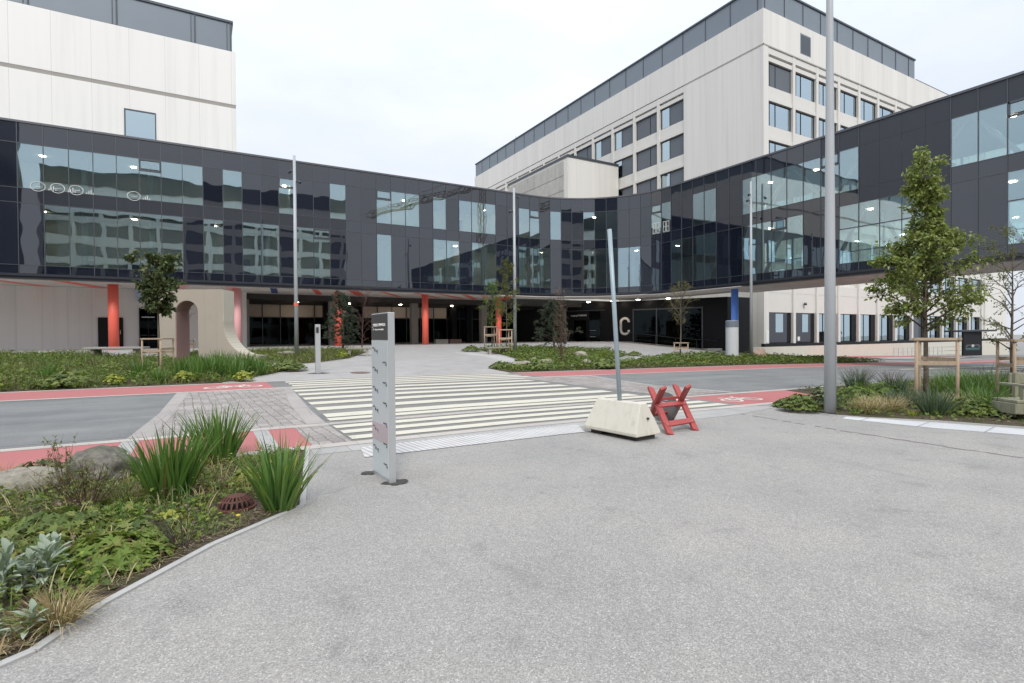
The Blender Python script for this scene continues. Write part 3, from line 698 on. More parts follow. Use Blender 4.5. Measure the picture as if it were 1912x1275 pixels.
# columns
FL = .85
for px, y, m, rad in ((212, 44.2, 'coral', .30), (443, 44.2, 'rose', .285), (631, 44.2, 'coral', .28), (794, 44.2, 'coral', .28), (931, 44.4, 'coral', .275)):
    p = PY(px, 600, y); cb = MB(); cb.rings(p.x, p.y, [(rad, FL-.2), (rad, 5.2)], 28)
    o = cb.build('column', M[m], ribbon, smooth=True); o.data.polygons.foreach_set('use_smooth', [len(f.vertices) == 4 for f in o.data.polygons])
    o['label'] = {'coral': 'coral red round column under the glass building', 'rose': 'pale pink round column under the glass building'}[m]
p = PX(1372, 600, 37.4); cb = MB(); cb.rings(p.x, p.y, [(.275, -.6), (.275, 5.2)], 28); o = cb.build('column', M['blue'], ribbon, smooth=True); o['label'] = 'bright blue round column under the glass bridge'
for px in (457, 621, 773, 902):
    p = PY(px, 600, 49.5); MB().box(p.x-.33, p.y-.3, FL-.2, p.x+.33, p.y+.3, 5.2).build('pillar', M['concrete'], ribbon, bevel=.02)['label'] = 'square grey concrete pillar set back under the glass building'
# recess under the building: dark ceiling, glazed rear wall with beige blinds above
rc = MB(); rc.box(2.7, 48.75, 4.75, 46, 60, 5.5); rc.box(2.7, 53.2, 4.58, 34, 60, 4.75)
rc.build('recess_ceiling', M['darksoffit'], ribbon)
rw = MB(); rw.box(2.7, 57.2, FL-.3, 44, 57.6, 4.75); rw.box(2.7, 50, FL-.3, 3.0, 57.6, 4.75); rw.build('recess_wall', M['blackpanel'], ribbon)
gl = MB(); mu = MB()
MB().box(2.7, 47.5, FL-.3, 3.05, 53.3, 5.2).build('recess_wall', M['underwall'], ribbon)
x = 3.2
while x < 30:
    gl.box(x+.03, 53.3, FL+.02, x+1.5-.03, 53.33, 3.38)
    mu.box(x-.03, 53.22, FL, x+.03, 53.34, 4.6); x += 1.5
mu.box(3.0, 53.2, 3.38, 30, 53.36, 3.46); mu.box(3.0, 53.18, FL, 30, 53.36, FL+.12)
gl.build('shopfront_glazing', M['doorglass'], ribbon); mu.build('shopfront_frame', M['mullion'], ribbon)
x = 3.2; rr = random.Random(5)
while x < 22:
    if not 11.4 < x < 12.6 and not (13.8 < x < 15.1): MB().box(x+.05, 53.30, 3.47, x+1.45, 53.36, 4.57).build('blind_panel', M['beige'], ribbon)
    x += 1.5
ins = MB()
for x, y, wx, h, in ((5, 54, 1.2, 1.9), (7, 54.2, .8, 2.2), (8.8, 53.9, .5, 2.5), (15, 54.1, 1.4, 1.4), (19, 54, .9, 1.7), (21.5, 54.2, 1.1, 1.3), (23.5, 54, .4, 2), (26, 54.1, 1, 1.2)): ins.box(x, y, FL, x+wx, y+.15, FL+h)
ins.build('interior_furnishing', M['inwall'], ribbon)
for x in (7.4, 12.0, 17, 22.5): MB().rings(x, 51.5, [(.13, 4.70), (.13, 4.745)], 14).build('ceiling_lamp', M['lamp'], ribbon)  # one lit lamp repeated, the extras added to brighten the recess
for x0 in (9.7, 22.6, 24.3): MB().box(x0, 51.6, FL-.1, x0+.55, 52.1, 4.75).build('pillar', M['black'], ribbon)['label'] = 'black clad pillar deep in the shaded recess'
for px, mt in ((826, 'concrete'), (848, 'concrete')):
    p = PY(px, 640, 47.6); o = MB().box(p.x-.75, p.y-.25, FL-.1, p.x+.7, p.y+.25, FL+.42).build('bench', M['concrete' if px < 840 else 'iron'], bevel=.03)
    tag(o, 'light grey block bench under the glass building beside the coral column' if px < 840 else 'dark brown block bench under the glass building, right of the grey one', 'bench')
# black entrance wall with the big letter C
W0, W1 = Vector((36.5, 50.4)), Vector((44.3, 34.7))
wd_ = (W1-W0).normalized(); wn_ = Vector((-wd_.y, wd_.x))
if wn_.x > 0: wn_ = -wn_
def ew(s, o_=0, z=0): q = W0.lerp(W1, s)+wn_*o_; return Vector((q.x, q.y, z))
eb = MB(); eb.extr([ew(0, 0, -.8), ew(1, 0, -.8), ew(1, 0, 5.2), ew(0, 0, 5.2)], (-wn_.x*.4, -wn_.y*.4, 0))
eb.box(29, 57.0, FL-.3, 36.7, 57.3, 5.2)
eb.extr([(44.3, 34.7, -1), (47.6, 34.5, -1), (47.6, 34.5, 5.2), (44.3, 34.7, 5.2)], (0, .4, 0))
entw = eb.build('entrance_wall', M['blackpanel'], ribbon)
eb = MB(); eb.extr([(36.5, 50.4, FL-.4), (30, 57.1, FL-.4), (30, 57.1, 5.2), (36.5, 50.4, 5.2)], (.3, .3, 0)); eb.build('entrance_wall', M['blackpanel'], ribbon)
pp = ew(-.02, .35); MB().box(pp.x-.25, pp.y-.25, FL-.2, pp.x+.25, pp.y+.25, 5.2).build('pillar', M['concrete'], ribbon)['label'] = 'grey concrete pillar left of the black entrance'
def wallbox(s0, s1, z0, z1, th, nm, m, o0=.004, par=None):
    b = MB(); b.extr([ew(s0, o0, z0), ew(s1, o0, z0), ew(s1, o0, z1), ew(s0, o0, z1)], (wn_.x*th, wn_.y*th, 0)); return b.build(nm, m, par or ribbon)
dr = wallbox(.05, .14, FL, 3.25, .05, 'door', M['doorglass']); wallbox(.042, .05, FL, 3.33, .09, 'door_frame', M['black'], par=dr); wallbox(.14, .148, FL, 3.33, .09, 'door_frame', M['black'], par=dr); wallbox(.06, .10, 2.02, 2.06, .1, 'handle', M['alu'], par=dr)
wallbox(.16, .235, FL, 4.2, .05, 'window', M['doorglass']); wallbox(.165, .205, 2.05, 2.1, .09, 'handrail', M['alu']); wallbox(.165, .205, 1.35, 1.4, .09, 'handrail', M['alu'])
wallbox(0, .27, 4.3, 4.36, .12, 'entrance_trim', M['mullion'])
for a, b in ((.46, .595), (.605, .74), (.75, .86)): wallbox(a, b, .25 if a > .6 else .6, 4.3, .04, 'window', M['doorglass'])
for a in (.455, .60, .745, .865): wallbox(a-.004, a+.004, .1, 4.35, .09, 'window_frame', M['mullion'])
wallbox(.46, .86, 4.16, 4.30, .1, 'window_frame', M['mullion'])
hr = MB(); hr.tube([ew(.42, .5, 1.85), ew(.72, .5, 1.2), ew(.95, .5, .9)], .03, 8)
for s_, z in ((.48, 1.7), (.6, 1.45), (.72, 1.2), (.84, 1.05)): hr.tube([ew(s_, .5, z), ew(s_, .5, z-1.2)], .025, 6)
hr.build('ramp_railing', M['mullion'], ribbon)
def text_mesh(txt, size, extrude=.01, font_scale=(1, 1)):
    cu = bpy.data.curves.new('lettering', 'FONT'); cu.body = txt; cu.size = size; cu.extrude = extrude; cu.align_x = 'CENTER'; cu.align_y = 'CENTER'
    o = bpy.data.objects.new('lettering', cu); C.objects.link(o)
    dg = bpy.context.evaluated_depsgraph_get(); me = bpy.data.meshes.new_from_object(o.evaluated_get(dg)); bpy.data.objects.remove(o); bpy.data.curves.remove(cu)
    me.transform(Matrix.Diagonal((font_scale[0], font_scale[1], 1, 1))); return me
def put_text(txt, size, pos, xdir, mat, parent, name='lettering', sc_=(1, 1), ext=.01):
    me = text_mesh(txt, size, ext, sc_); me.materials.append(mat); x = Vector(xdir).normalized(); z = Vector((0, 0, 1)); n = x.cross(z)
    m = Matrix(((x.x, z.x, n.x, pos[0]), (x.y, z.y, n.y, pos[1]), (x.z, z.z, n.z, pos[2]), (0, 0, 0, 1)))
    o = Vector(); q = parent
    while q: o += q.location; q = q.parent
    me.transform(Matrix.Translation(-o) @ m); ob = bpy.data.objects.new(name, me); C.objects.link(ob); ob.parent = parent; return ob
# block letter C
cpts = []
W_, H_, T_ = .58, .98, .25
def arc_(cx, cz, rx, rz, a0, a1, n=10): return [(cx+rx*math.cos(R(a0+(a1-a0)*i/n)), cz+rz*math.sin(R(a0+(a1-a0)*i/n))) for i in range(n+1)]
outer = [(W_, .42)]+arc_(0, .42, W_, .56, 0, 180)+arc_(0, -.42, W_, .56, 180, 360)
inner = arc_(0, -.42, W_-T_, .31, 360, 180)+arc_(0, .42, W_-T_, .31, 180, 0)
shape = outer+inner
s_c = .40; cz = 2.5
cb = MB()
n_o = len(outer)-1; oo = outer[1:]; ii = inner[::-1]
for k in range(len(oo)-1):
    q = [oo[k], oo[k+1], ii[k+1], ii[k]]
    pts = [ew(s_c, .02, cz)+Vector((wd_.x*a, wd_.y*a, b)) for a, b in q]; cb.extr(pts, (wn_.x*.05, wn_.y*.05, 0))
cb.build('letter', M['letter'], ribbon)['label'] = 'large white letter C on the black entrance wall'
put_text('Inngang Poliklinikk', .27, ew(.085, .05, 3.8), (wd_.x, wd_.y, 0), M['letter'], ribbon)
MB().rings(ew(.335, .1).x, ew(.335, .1).y, [(.11, 2.05), (.11, 2.25)], 14).build('intercom', M['white'], ribbon)
for s_ in (.2, .36, .52, .7): q = ew(s_, 1.7); MB().rings(q.x, q.y, [(.19, 5.14), (.19, 5.185)], 18).build('ceiling_lamp', M['lamp'], ribbon)  # one small light extended to a row, added to brighten the letter C
# entrance steps and ramp landing
stp = thing('entrance_steps', 'pale concrete landing and broad steps in front of the black entrance', 'steps', (36, 44, .3))
def quad_on(s0, s1, o0, o1, z0, z1, nm):
    p = [ew(s0, o0), ew(s1, o0), ew(s1, o1), ew(s0, o1)]; a = sum(u.x*v.y-v.x*u.y for u, v in zip(p, p[1:]+p[:1]))
    if a < 0: p = p[::-1]
    return MB().prism([(q.x, q.y) for q in p], z0, z1).build(nm, M['slab'], stp, bevel=.01)
quad_on(-.1, .42, .05, 3.2, -.2, FL+.005, 'landing')
for k in range(4): quad_on(.42, .70-.04*k, .6, 4.2-.42*k, -.6, .06+.17*k, 'step')
rp = MB(); v = [ew(.42, .05, FL), ew(1.0, .05, -.1), ew(1.0, .6, -.1), ew(.42, .6, FL)]
rp.extr(v, (0, 0, -.5)); rp.build('ramp', M['slab'], stp)

# white ring drawings stuck on the panes
for k, f_ in ((-8, .78), (-7, .55), (-6, .3), (-4, .75)):
    x = .14+1.2*(k+f_); z = 10.72; b = MB(); n = 22
    for i in range(n):
        a, c_ = 2*math.pi*i/n, 2*math.pi*(i+1)/n
        b.extr([(x+.36*math.cos(a), 42.455, z+.3*math.sin(a)+.12), (x+.36*math.cos(c_), 42.455, z+.3*math.sin(c_)+.12), (x+.33*math.cos(c_), 42.455, z+.275*math.sin(c_)+.12), (x+.33*math.cos(a), 42.455, z+.275*math.sin(a)+.12)], (0, -.004, 0))
    b.build('window_sticker', M['white'], ribbon)
    MB().box(x-.18, 42.451, z+.09, x+.18, 42.455, z+.115).build('window_sticker', M['white'], ribbon)
    for d in range(4): MB().box(x+.5+.11*d, 42.451, z-.05, x+.54+.11*d, 42.455, z+.05+.09*(d % 3)).build('window_sticker', M['white'], ribbon)
for i, col in ((33, 0), (34, 1)):
    a, b_p = Vector(off(i-I0, .03)), Vector(off(i-I0+1, .03)); d = (b_p-a).normalized(); n2_ = (nr[i-I0]*.004)
    for c0 in (.2, .58):
        sb = MB()
        for (u0, z0, u1, z1) in ((0, 0, .3, .05), (0, .9, .3, .95), (0, .45, .3, .5), (0, 0, .045, .95), (.255, 0, .3, .95)):
            q0 = a+d*(c0+u0); q1 = a+d*(c0+u1); sb.extr([(q0.x, q0.y, 10.72+z0), (q1.x, q1.y, 10.72+z0), (q1.x, q1.y, 10.72+z1), (q0.x, q0.y, 10.72+z1)], (n2_.x, n2_.y, 0))
        sb.build('window_sticker', M['white'], ribbon)

# ------------------------------------------------------------------ left tower
lt = thing('white_tower', 'white panelled tower block with grey metal top behind the left end of the glass building', 'building', (-10, 58, .7))
mb = MB(); mb.box(-45, 50.3, 14.0, 2.64, 75, 25.2); mb.box(-45, 50.0, 14.0, 2.64, 50.3, 20.55); mb.box(-45, 50.0, 20.85, 2.64, 50.3, 25.2)
mb.build('wall', M['whiteX'], lt)
YW = 47.6
mb = MB(); mb.box(-45, YW, .3, 2.6, 56, 5.19); mb.build('lower_wall', M['underwall'], lt)
MB().box(-45, YW-.07, .55, 2.58, YW-.001, .8).build('plinth', M['black'], lt)
MB().box(-45, 50.02, 20.5, 2.6, 50.31, 20.9).build('joint_trim', M['concrete'], lt)
mb = MB(); mb.box(-45, 50.2, 25.2, 2.4, 74.8, 27.6); mb.build('parapet', M['parapet'], lt)
mb = MB(); mb.box(-45, 50.1, 27.6, 2.5, 74.9, 27.78)
x = 2.3
while x > -40:
    mb.box(x-.04, 50.12, 25.2, x+.04, 50.2, 27.6); mb.box(x-.28, 50.15, 25.35, x-.24, 50.2, 27.6); x -= 2.55 if x > 2 else 5.1
mb.box(-45, 50.05, 25.16, 2.45, 50.25, 25.24)
mb.build('parapet_trim', M['parapet_dark'], lt)
wb = MB(); wb.box(-4.86, 49.97, 16.3, -3.0, 50.01, 18.95); wo_ = wb.build('window', M['winglass'], lt)
wb = MB()
for b in ((-4.95, 16.2, -4.86, 19.06), (-3.0, 16.2, -2.94, 19.06), (-4.86, 18.95, -3.0, 19.06), (-4.86, 16.2, -3.0, 16.3)): wb.box(b[0], 49.94, b[1], b[2], 50.02, b[3])
wb.build('window_frame', M['parapet_dark'], wo_)
def up_door(px0, px1, ztop, nm, m, frame=True):
    a, b = PY(px0, 620, YW-0.100), PY(px1, 620, YW-0.100); o = MB().box(a.x, YW-0.100, FL, b.x, YW-0.010, ztop).build(nm, m, lt); return o, a.x, b.x
o, a, b = up_door(183, 230, 3.1, 'door', M['black']); MB().box(b-.18, YW-0.160, 1.9, b-.14, YW-0.100, 2.2).build('handle', M['alu'], o); o['label'] = 'black double door partly behind the coral column'
o, a, b = up_door(262, 294, 3.75, 'door', M['doorglass']); MB().box(a-.06, YW-0.140, FL, a, YW-0.015, 3.82).build('door_frame', M['black'], o); MB().box((a+b)/2-.05, YW-0.200, FL, (a+b)/2, YW-0.120, 3.75).build('door_frame', M['black'], o)
MB().box(a, YW-0.100, 1.8, b, YW-0.070, 1.84).build('handle', M['alu'], o); MB().box(a+.1, YW-0.250, 3.1, b-.15, YW-0.200, 3.18).build('door_closer', M['alu'], o); MB().box(a, YW-0.008, FL, b, YW-0.001, 3.75).build('door_backing', M['black'], o)
o['label'] = 'dark glazed entrance door behind the small leafy tree'
a = PY(254, 548, YW-0.400); b = PY(292, 548, YW-0.400)
sg = MB().box(a.x, YW-0.450, 4.35, b.x, YW-0.020, 5.12).build('wall_sign', simple('sign_pale_blue', (.42, .55, .78), (.48, .6, .8), .7, .3)); tag(sg, 'pale blue rectangular sign box high on the wall behind the small leafy tree', 'sign')

# ------------------------------------------------------------------ right tower with its long cream wing
rtw = thing('cream_tower', 'tall cream precast block with grey metal top storey and gridded windows on the right', 'building', (75, 60, -1))
XC, YC = 51.1, 35.5
ZT = 35.6
mb = MB()
mb.box(XC+.5, YC+.5, -4, 114, 104, ZT-.01)                       # core
mb.box(XC, YC, 31.9, XC+.5, 104, ZT); mb.box(XC, YC, -4, XC+.5, YC+10.35, 31.8)    # left face: top band, blank end bay
mb.build('wall', M['creamY'], rtw)
mb = MB(); mb.box(XC+.51, YC, 31.9, 114, YC+.5, ZT); mb.box(XC+.5, YC, -4, XC+.78, YC+.5, 31.8); mb.box(105.9, YC, -4, 114, YC+.5, 31.8); mb.build('front_wall', M['creamX'], rtw)
fr = MB()
rows = [27.8-4.15*k for k in range(8)]                           # sill heights
ncol = 12; yc0 = YC+10.75
for c in range(13):
    y = yc0+4.45*c; fr.box(XC+.02, y-.42, 2, XC+.52, y-.0, 31.8)
for z in rows[:6]:
    fr.box(XC+.12, YC+10.4, z+2.6, XC+.5, 104, z+3.05); fr.box(XC+.2, YC+10.4, z-1.1, XC+.5, 104, z)
fr.box(XC+.05, YC+10.4, 31.1, XC+.5, 104, 31.8)
for c in range(13):
    x = XC+.78+4.4*c; fr.box(x-.02, YC+.02, .2, x+.42 if c else x+.1, YC+.52, 31.8)
for z in rows[:6]:
    fr.box(XC+.8, YC+.12, z+2.6, 105.9, YC+.5, z+3.05); fr.box(XC+.8, YC+.2, z-1.1, 105.9, YC+.5, z)
fr.box(XC+.8, YC+.05, 31.1, 105.9, YC+.5, 31.8)
fr.box(XC+.8, YC+.22, 3.85, 105.9, YC+.5, 6.0)
fr.build('facade_frame', M['precast'], rtw)
rr = random.Random(11)
def tower_win(face, c, z, h, var, deep=.33):
    """one recessed window; face 'L' looks to -X, 'F' looks to -Y"""
    wb = MB(); fbm = MB()
    def bx(m, u0, v0, u1, v1, d0, d1):
        if face == 'L': m.box(XC+d0, u0, v0, XC+d1, u1, v1)
        else: m.box(u0, YC+d0, v0, u1, YC+d1, v1)
    if face == 'L': u0 = yc0+4.45*c; u1 = u0+4.0
    else: u0 = XC+.9+4.4*c+(.3 if c else 0); u1 = XC+.78+4.4*(c+1)-.05
    sp_u = u0+(u1-u0)*(.62 if var < .6 else .35)
    bx(wb, u0+.06, z+.06, u1-.06, z+h-.06, deep, deep+.03)
    o = wb.build('window', M['winglass'], rtw)
    for a in (u0, u1-.07, sp_u): bx(fbm, a, z, a+.07, z+h, deep-.04, deep+.05)
    bx(fbm, u0, z, u1, z+.07, deep-.04, deep+.05); bx(fbm, u0, z+h-.07, u1, z+h, deep-.04, deep+.05)
    if face == 'F': bx(fbm, u0+.5, z, u0+.56, z+h, deep-.03, deep+.04)
    fbm.build('window_frame', M['black'], o)
    bb = MB()
    if var < .45: bx(bb, u0+.07, z+.07, sp_u, z+h-.07, deep-.008, deep-.002)
    elif var < .7: bx(bb, u0+.07, z+.07, u1-.07, z+h-.07, deep-.008, deep-.002)
    if bb.v: bb.build('blind_or_dark_reveal', M['blind'], o)
    return o
Lv = {(0, 0): .3, (1, 0): .65, (2, 0): .3, (3, 0): .2, (4, 0): .65, (0, 1): .3, (1, 1): .65, (2, 1): .3, (0, 2): .4, (1, 2): .65, (2, 2): .4}
for c in range(9):
    for r in range(4): tower_win('L', c, rows[r], 2.5, Lv.get((c, r), rr.random()))
for c in range(11):
    for r in range(4):
        if r < 2 or c < 4 or r == 2: tower_win('F', c, rows[r], 2.5, .65 if (c, r) == (0, 0) else .9 if r < 3 else rr.random())
for c in range(6, 12): tower_win('F', c, rows[5], 2.5, .9)
bdk = MB()
for c in range(12):
    o = tower_win('F', c, .55, 3.3, .5 if c == 7 else .9, .42)
    x1 = XC+.78+4.4*(c+1)-.05; MB().box(x1-1.0, YC+.3, .6, x1, YC+.41, 3.8).build('blind_or_dark_reveal', M['black'], o)  # black strip stands in for the shade of the deep right reveal
    if c < 2:
        x0 = XC+1.25+4.4*c; d = MB().box(x0, YC+.22, .6, x0+3.0, YC+.40, 3.8).build('door', M['parapet'], rtw)
        d.data.materials[0] = M['parapet_dark']
        MB().box(x0+(1.0 if c == 0 else 1.4), YC+.2, 1.7, x0+(2.3 if c == 0 else 2.5), YC+.215, 3.7).build('door_window', M['winglass'], d)
        d['label'] = 'grey door with a tall glazed panel in the cream wing under the bridge'
MB().box(XC-.05, YC-.10, .18, 114, YC+.3, .5).build('plinth_line', M['black'], rtw)
pl = MB(); pl.box(XC-9, YC-.35, -5, 114, YC+.29, .17); pl.build('plinth', M['palecon'], rtw)
mb = MB()                                                     # grey metal top storey
mb.box(XC+.25, YC+.3, ZT, 84, 104, ZT+2.75); mb.build('parapet', M['parapet'], rtw)
mb = MB(); mb.box(XC+.12, YC+.18, ZT+2.75, 84.1, 104.1, ZT+2.95)
k = 0
while k < 12: mb.box(XC+.6+3.4*k, YC+.24, ZT, XC+.66+3.4*k, YC+.3, ZT+2.75) if XC+.6+3.4*k < 84 else None; k += 1
for k in range(20): mb.box(XC+.2, YC+.8+3.4*k, ZT, XC+.25, YC+.86+3.4*k, ZT+2.75)
mb.box(84, YC+.1, ZT, 114, YC+.4, ZT+.22)
mb.build('parapet_trim', M['parapet_dark'], rtw)
MB().box(XC+6.6, YC-.012, 32.6, XC+8.3, YC+.02, 34.6).build('window', M['parapet_dark'], rtw)
MB().box(XC+6.45, YC-.005, 32.5, XC+8.45, YC+.01, 34.75).build('louvre', M['parapet'], rtw)
jt = MB(); jt.box(XC-.03, YC-.03, 31.78, 105, YC+.02, 31.92); jt.box(XC-.03, YC-.03, 31.78, XC+.02, YC+10.4, 31.92); jt.build('joint_trim', M['concrete'], rtw)
MB().tube([(XC+8, 100, ZT+2.9), (XC+8, 100, ZT+9)], .06, 6).build('mast', M['steel'], rtw)
# protruding stair block with gridded flank
mb = MB(); mb.box(42.3, 58.1, 5, XC-.001, 74, 25.3); mb.build('stair_block', M['creamX'], rtw)
MB().box(42.2, 58.0, 25.3, XC, 74.1, 25.6).build('coping', M['parapet_dark'], rtw)
tb = MB()
for j in range(8):
    for q in range(7): tb.box(42.2, 58.95+1.85*j, 11+2.0*q+.04, 42.3, 58.95+1.85*j+1.79, 11+2.0*q+1.96)
tb.build('facade_tile', M['tilegrey'], rtw)
# small things on the wing wall
MB().rings(XC+7.3, YC-.02, [(.16, 4.7), (.18, 4.85), (.1, 5.0)], 12).build('wall_lamp', M['fascia'], rtw)
MB().box(XC+.3, YC-.05, .6, XC+.75, YC-.005, 1.9).build('notice', M['white'], rtw)
MB().box(XC+6.2, YC+.19, .75, XC+6.6, YC+.215, 1.2).build('notice', M['white'], rtw)

# ------------------------------------------------------------------ buildings and a dark stand-in block that close the place behind the camera (the glass mirrors them)
ob = thing('hospital_block', 'cream block with gridded windows and dark top storey opposite the glass building', 'building', (2, -56, 0))
mb = MB(); mb.box(-27, -74, -2, 31, -50.9, 26.8); mb.build('wall', M['fascia'], ob)
mb = MB(); mb.box(-27, -74, 32, 31, -50.2, 35.4); mb.build('top_storey', M['parapet_dark'], ob); mb = MB(); mb.box(-27, -74, 26.8, 31, -50.4, 32); mb.build('white_band', M['whiteX'], ob)
fr = MB()
for k in range(13): fr.box(-27+4.7*k, -50.9, -2, -26.3+4.7*k, -50.4, 26.8)
for k in range(7): fr.box(-27, -50.9, .2+4.1*k-.2, 31, -50.45, 1.5+4.1*k)
fr.build('facade_frame', M['precast'], ob)
for k in range(12):
    for r in range(6): MB().box(-26.2+4.7*k, -50.88, 1.6+4.1*r, -22.4+4.7*k, -50.8, 4.0+4.1*r).build('window', M['darkglass'], ob)
o2 = thing('reflection_block', 'dark block behind the square, its low part added to darken the reflections', 'building', (60, -52, 0))
mb = MB(); mb.box(31.5, -75, -3, 130, -50, 8.5); mb2 = MB(); mb2.box(-75, -50, -2, -29.5, -24, 46); mb2.build('tall_wing', M['fascia'], o2); mb.build('wall', M['fascia'], o2)  # low box added to darken the glass reflections, in place of distant trees
cr = thing('tower_crane', 'yellow lattice tower crane standing beyond the roofs', 'crane', (97, -106, 0))
mb = MB()
def lattice(mb, p0, p1, wid, n, r=.12):
    p0, p1 = Vector(p0), Vector(p1); d = (p1-p0).normalized(); u = Vector((0, 0, 1)) if abs(d.z) < .5 else Vector((1, 0, 0)); s = d.cross(u).normalized(); u = s.cross(d)
    cs = [s*wid/2+u*wid/2, -s*wid/2+u*wid/2, -s*wid/2-u*wid/2, s*wid/2-u*wid/2]
    for c in cs: mb.tube([p0+c, p1+c], r, 4)
    for i in range(n):
        a, b = p0.lerp(p1, i/n), p0.lerp(p1, (i+1)/n)
        for q in range(4): mb.tube([a+cs[q], b+cs[(q+1) % 4]], r*.7, 4)
lattice(mb, (97, -106, 0), (97, -106, 61), 2, 26); mb.build('mast', simple('crane_yellow', (.35, .25, .06), None, rough=.5), cr)
mb = MB(); lattice(mb, (97, -106, 62), (72, -183, 62), 2.4, 30, .16); lattice(mb, (97, -106, 62), (103, -88, 62), 2, 7); mb.tube([(97, -106, 70), (80, -160, 63)], .1, 4); mb.tube([(97, -106, 61), (97, -106, 70)], .4, 6); mb.build('jib', bpy.data.materials['crane_yellow'], cr)
db = thing('distant_building', 'pale office building far off beyond the bus shelter', 'building', (165, 75, -3))
mb = MB(); mb.box(150, 60, -5, 185, 95, 14); mb.build('wall', M['whiteX'], db)
for k in range(6):
    for r in range(4): MB().box(151.5+5.5*k, 59.9, -1+3.6*r, 155+5.5*k, 59.98, .8+3.6*r).build('window', M['winglass'], db)

# ------------------------------------------------------------------ sculpture
scu = thing('arch_sculpture', 'sand coloured concrete arch sculpture with a curved foot standing in the planting', 'sculpture', (0, 33, .4))
SA = R(27); S0 = PY(360, 660, 31.5); SW = Vector((math.cos(SA), -math.sin(SA), 0)); SD = Vector((math.sin(SA), math.cos(SA), 0))
def sp(px, py):
    r = ray(px, py); t_ = (S0-Vector((0, 0, CZ))).dot(SD)/r.dot(SD); q = Vector((0, 0, CZ))+r*t_; return ((q-S0).dot(SW), q.z)
L0, R0 = sp(296, 660)[0], sp(415, 560)[0]; zt = sp(400, 540)[1]; zb = .1
xh0, xh1 = sp(328, 620)[0], sp(370, 620)[0]; za = sp(350, 561)[1]
foot = sp(470, 664); fx = foot[0]
rad_ = (xh1-xh0)/2; cxh = (xh0+xh1)/2
arch = [(cxh-rad_*math.cos(R(a)), za-rad_+rad_*math.sin(R(a))) for a in range(0, 181, 12)]
mbm = MB(); DEP = 1.25
def slab2(mb, pts, d0=0, d1=DEP): mb.extr([S0*0+Vector((S0.x, S0.y, 0))+SW*x+SD*d0+Vector((0, 0, z)) for x, z in pts], SD*(d1-d0))
slab2(mbm, [(L0, zb), (xh0, zb), (xh0, arch[0][1]), (L0, arch[0][1])])
for (ax, az), (bx_, bz) in zip(arch, arch[1:]): slab2(mbm, [(ax, az), (bx_, bz), (bx_, zt), (ax, zt)])
slab2(mbm, [(L0, arch[0][1]), (xh0, arch[0][1]), (xh0, zt), (L0, zt)])
cv = []
for i in range(17):
    u = R(90*i/16); cv.append((R0+(fx-R0)*(1-math.cos(u)), foot[1]+1.75*(1-math.sin(u))))
slab2(mbm, [(xh1, zb), (R0, zb), (R0, zt), (xh1, zt)])
for (ax, az), (bx_, bz) in zip(cv, cv[1:]): slab2(mbm, [(ax, zb), (bx_, zb), (bx_, bz), (ax, az)])
slab2(mbm, [(fx, zb), (fx+.35, zb), (fx+.35, foot[1]), (fx, foot[1])])
o = mbm.build('wall', M['sculpt'], scu)
q = MB()
slab2(q, [(xh0, zb), (xh0+.03, zb), (xh0+.03, arch[0][1]), (xh0, arch[0][1])], .02, DEP-.02)
for (ax, az), (bx_, bz) in zip(arch[:8], arch[1:9]): slab2(q, [(ax+.025, az-.015), (bx_+.02, bz-.025), (bx_, bz+.005), (ax, az+.005)], .02, DEP-.02)
q.build('arch_lining', M['sculptpink'], scu)
q = MB(); slab2(q, [(R0-.005, cv[0][1]), (R0+.03, cv[0][1]), (R0+.03, zt-.02), (R0-.005, zt-.02)], .03, DEP-.03)
for (ax, az), (bx_, bz) in zip(cv, cv[1:]): slab2(q, [(ax, az-.005), (bx_, bz-.005), (bx_+.01, bz+.025), (ax+.03, az+.012)], .03, DEP-.03)
q.build('curved_face', M['sculptlit'], scu)
for px in (382, 404): x = sp(px, 600)[0]; q = MB(); slab2(q, [(x-.012, zb), (x+.012, zb), (x+.012, zt), (x-.012, zt)], -.003, .01); q.build('joint', M['concrete'], scu)

# ------------------------------------------------------------------ lamp posts
def lamp_post(px, foot_y, top_y, r0, r1, label, heads=(), name='lamp_post', mat='steel', loc=None, collar=False):
    b = g(px, foot_y) if loc is None else Vector(loc); d = (b-Vector((0, 0, CZ))).dot(fw)
    r = ray(px, top_y); s = d/ r.dot(fw); zt_ = CZ+r.z*s
    o = thing(name, label, 'lamp post', b)
    mb = MB(); mb.tube([b-Vector((0, 0, .2)), (b.x, b.y, b.z+(zt_-b.z)*.5), (b.x, b.y, zt_)], [r0, (r0+r1)/2, r1], 20); mb.build('pole', M[mat], o, smooth=True)
    for dz, ang in heads:
        a = Vector((math.cos(ang), math.sin(ang), 0)); z = zt_-dz
        h = MB(); h.tube([(b.x, b.y, z), b*0+Vector((b.x, b.y, z))+a*.2], .025, 6); c = Vector((b.x, b.y, z))+a*.24
        h.tube([c+a*-.08+Vector((0, 0, .04)), c+a*.11-Vector((0, 0, .06))], [.06, .085], 12); h.build('spotlight', M['fascia'], o)
    if collar: MB().rings(b.x, b.y, [(r0*1.08, b.z+2.9), (r0*1.08, b.z+3.06)], 18).build('band', M['coral'], o)
    return o
lamp_post(554, 665, 292, .12, .075, 'slim grey lamp post with camera heads left of the totem, by the low planting', [(.9, 2.6), (1.5, -.6), (2.2, 2.2)], collar=True)
lamp_post(962, 660, 352, .12, .075, 'slim grey lamp post with small heads standing behind the middle planting', [(.6, -.3), (1.6, 3.0)])
lamp_post(1403, 668, 340, .12, .07, 'slim grey lamp post with small heads beside the blue column', [(1.0, 3.3), (1.4, 2.8), (2.6, -.4)])
b = g(1550, 773)
tall = thing('lamp_post', 'tall thick grey mast rising out of frame at the edge of the right planting', 'lamp post', b)
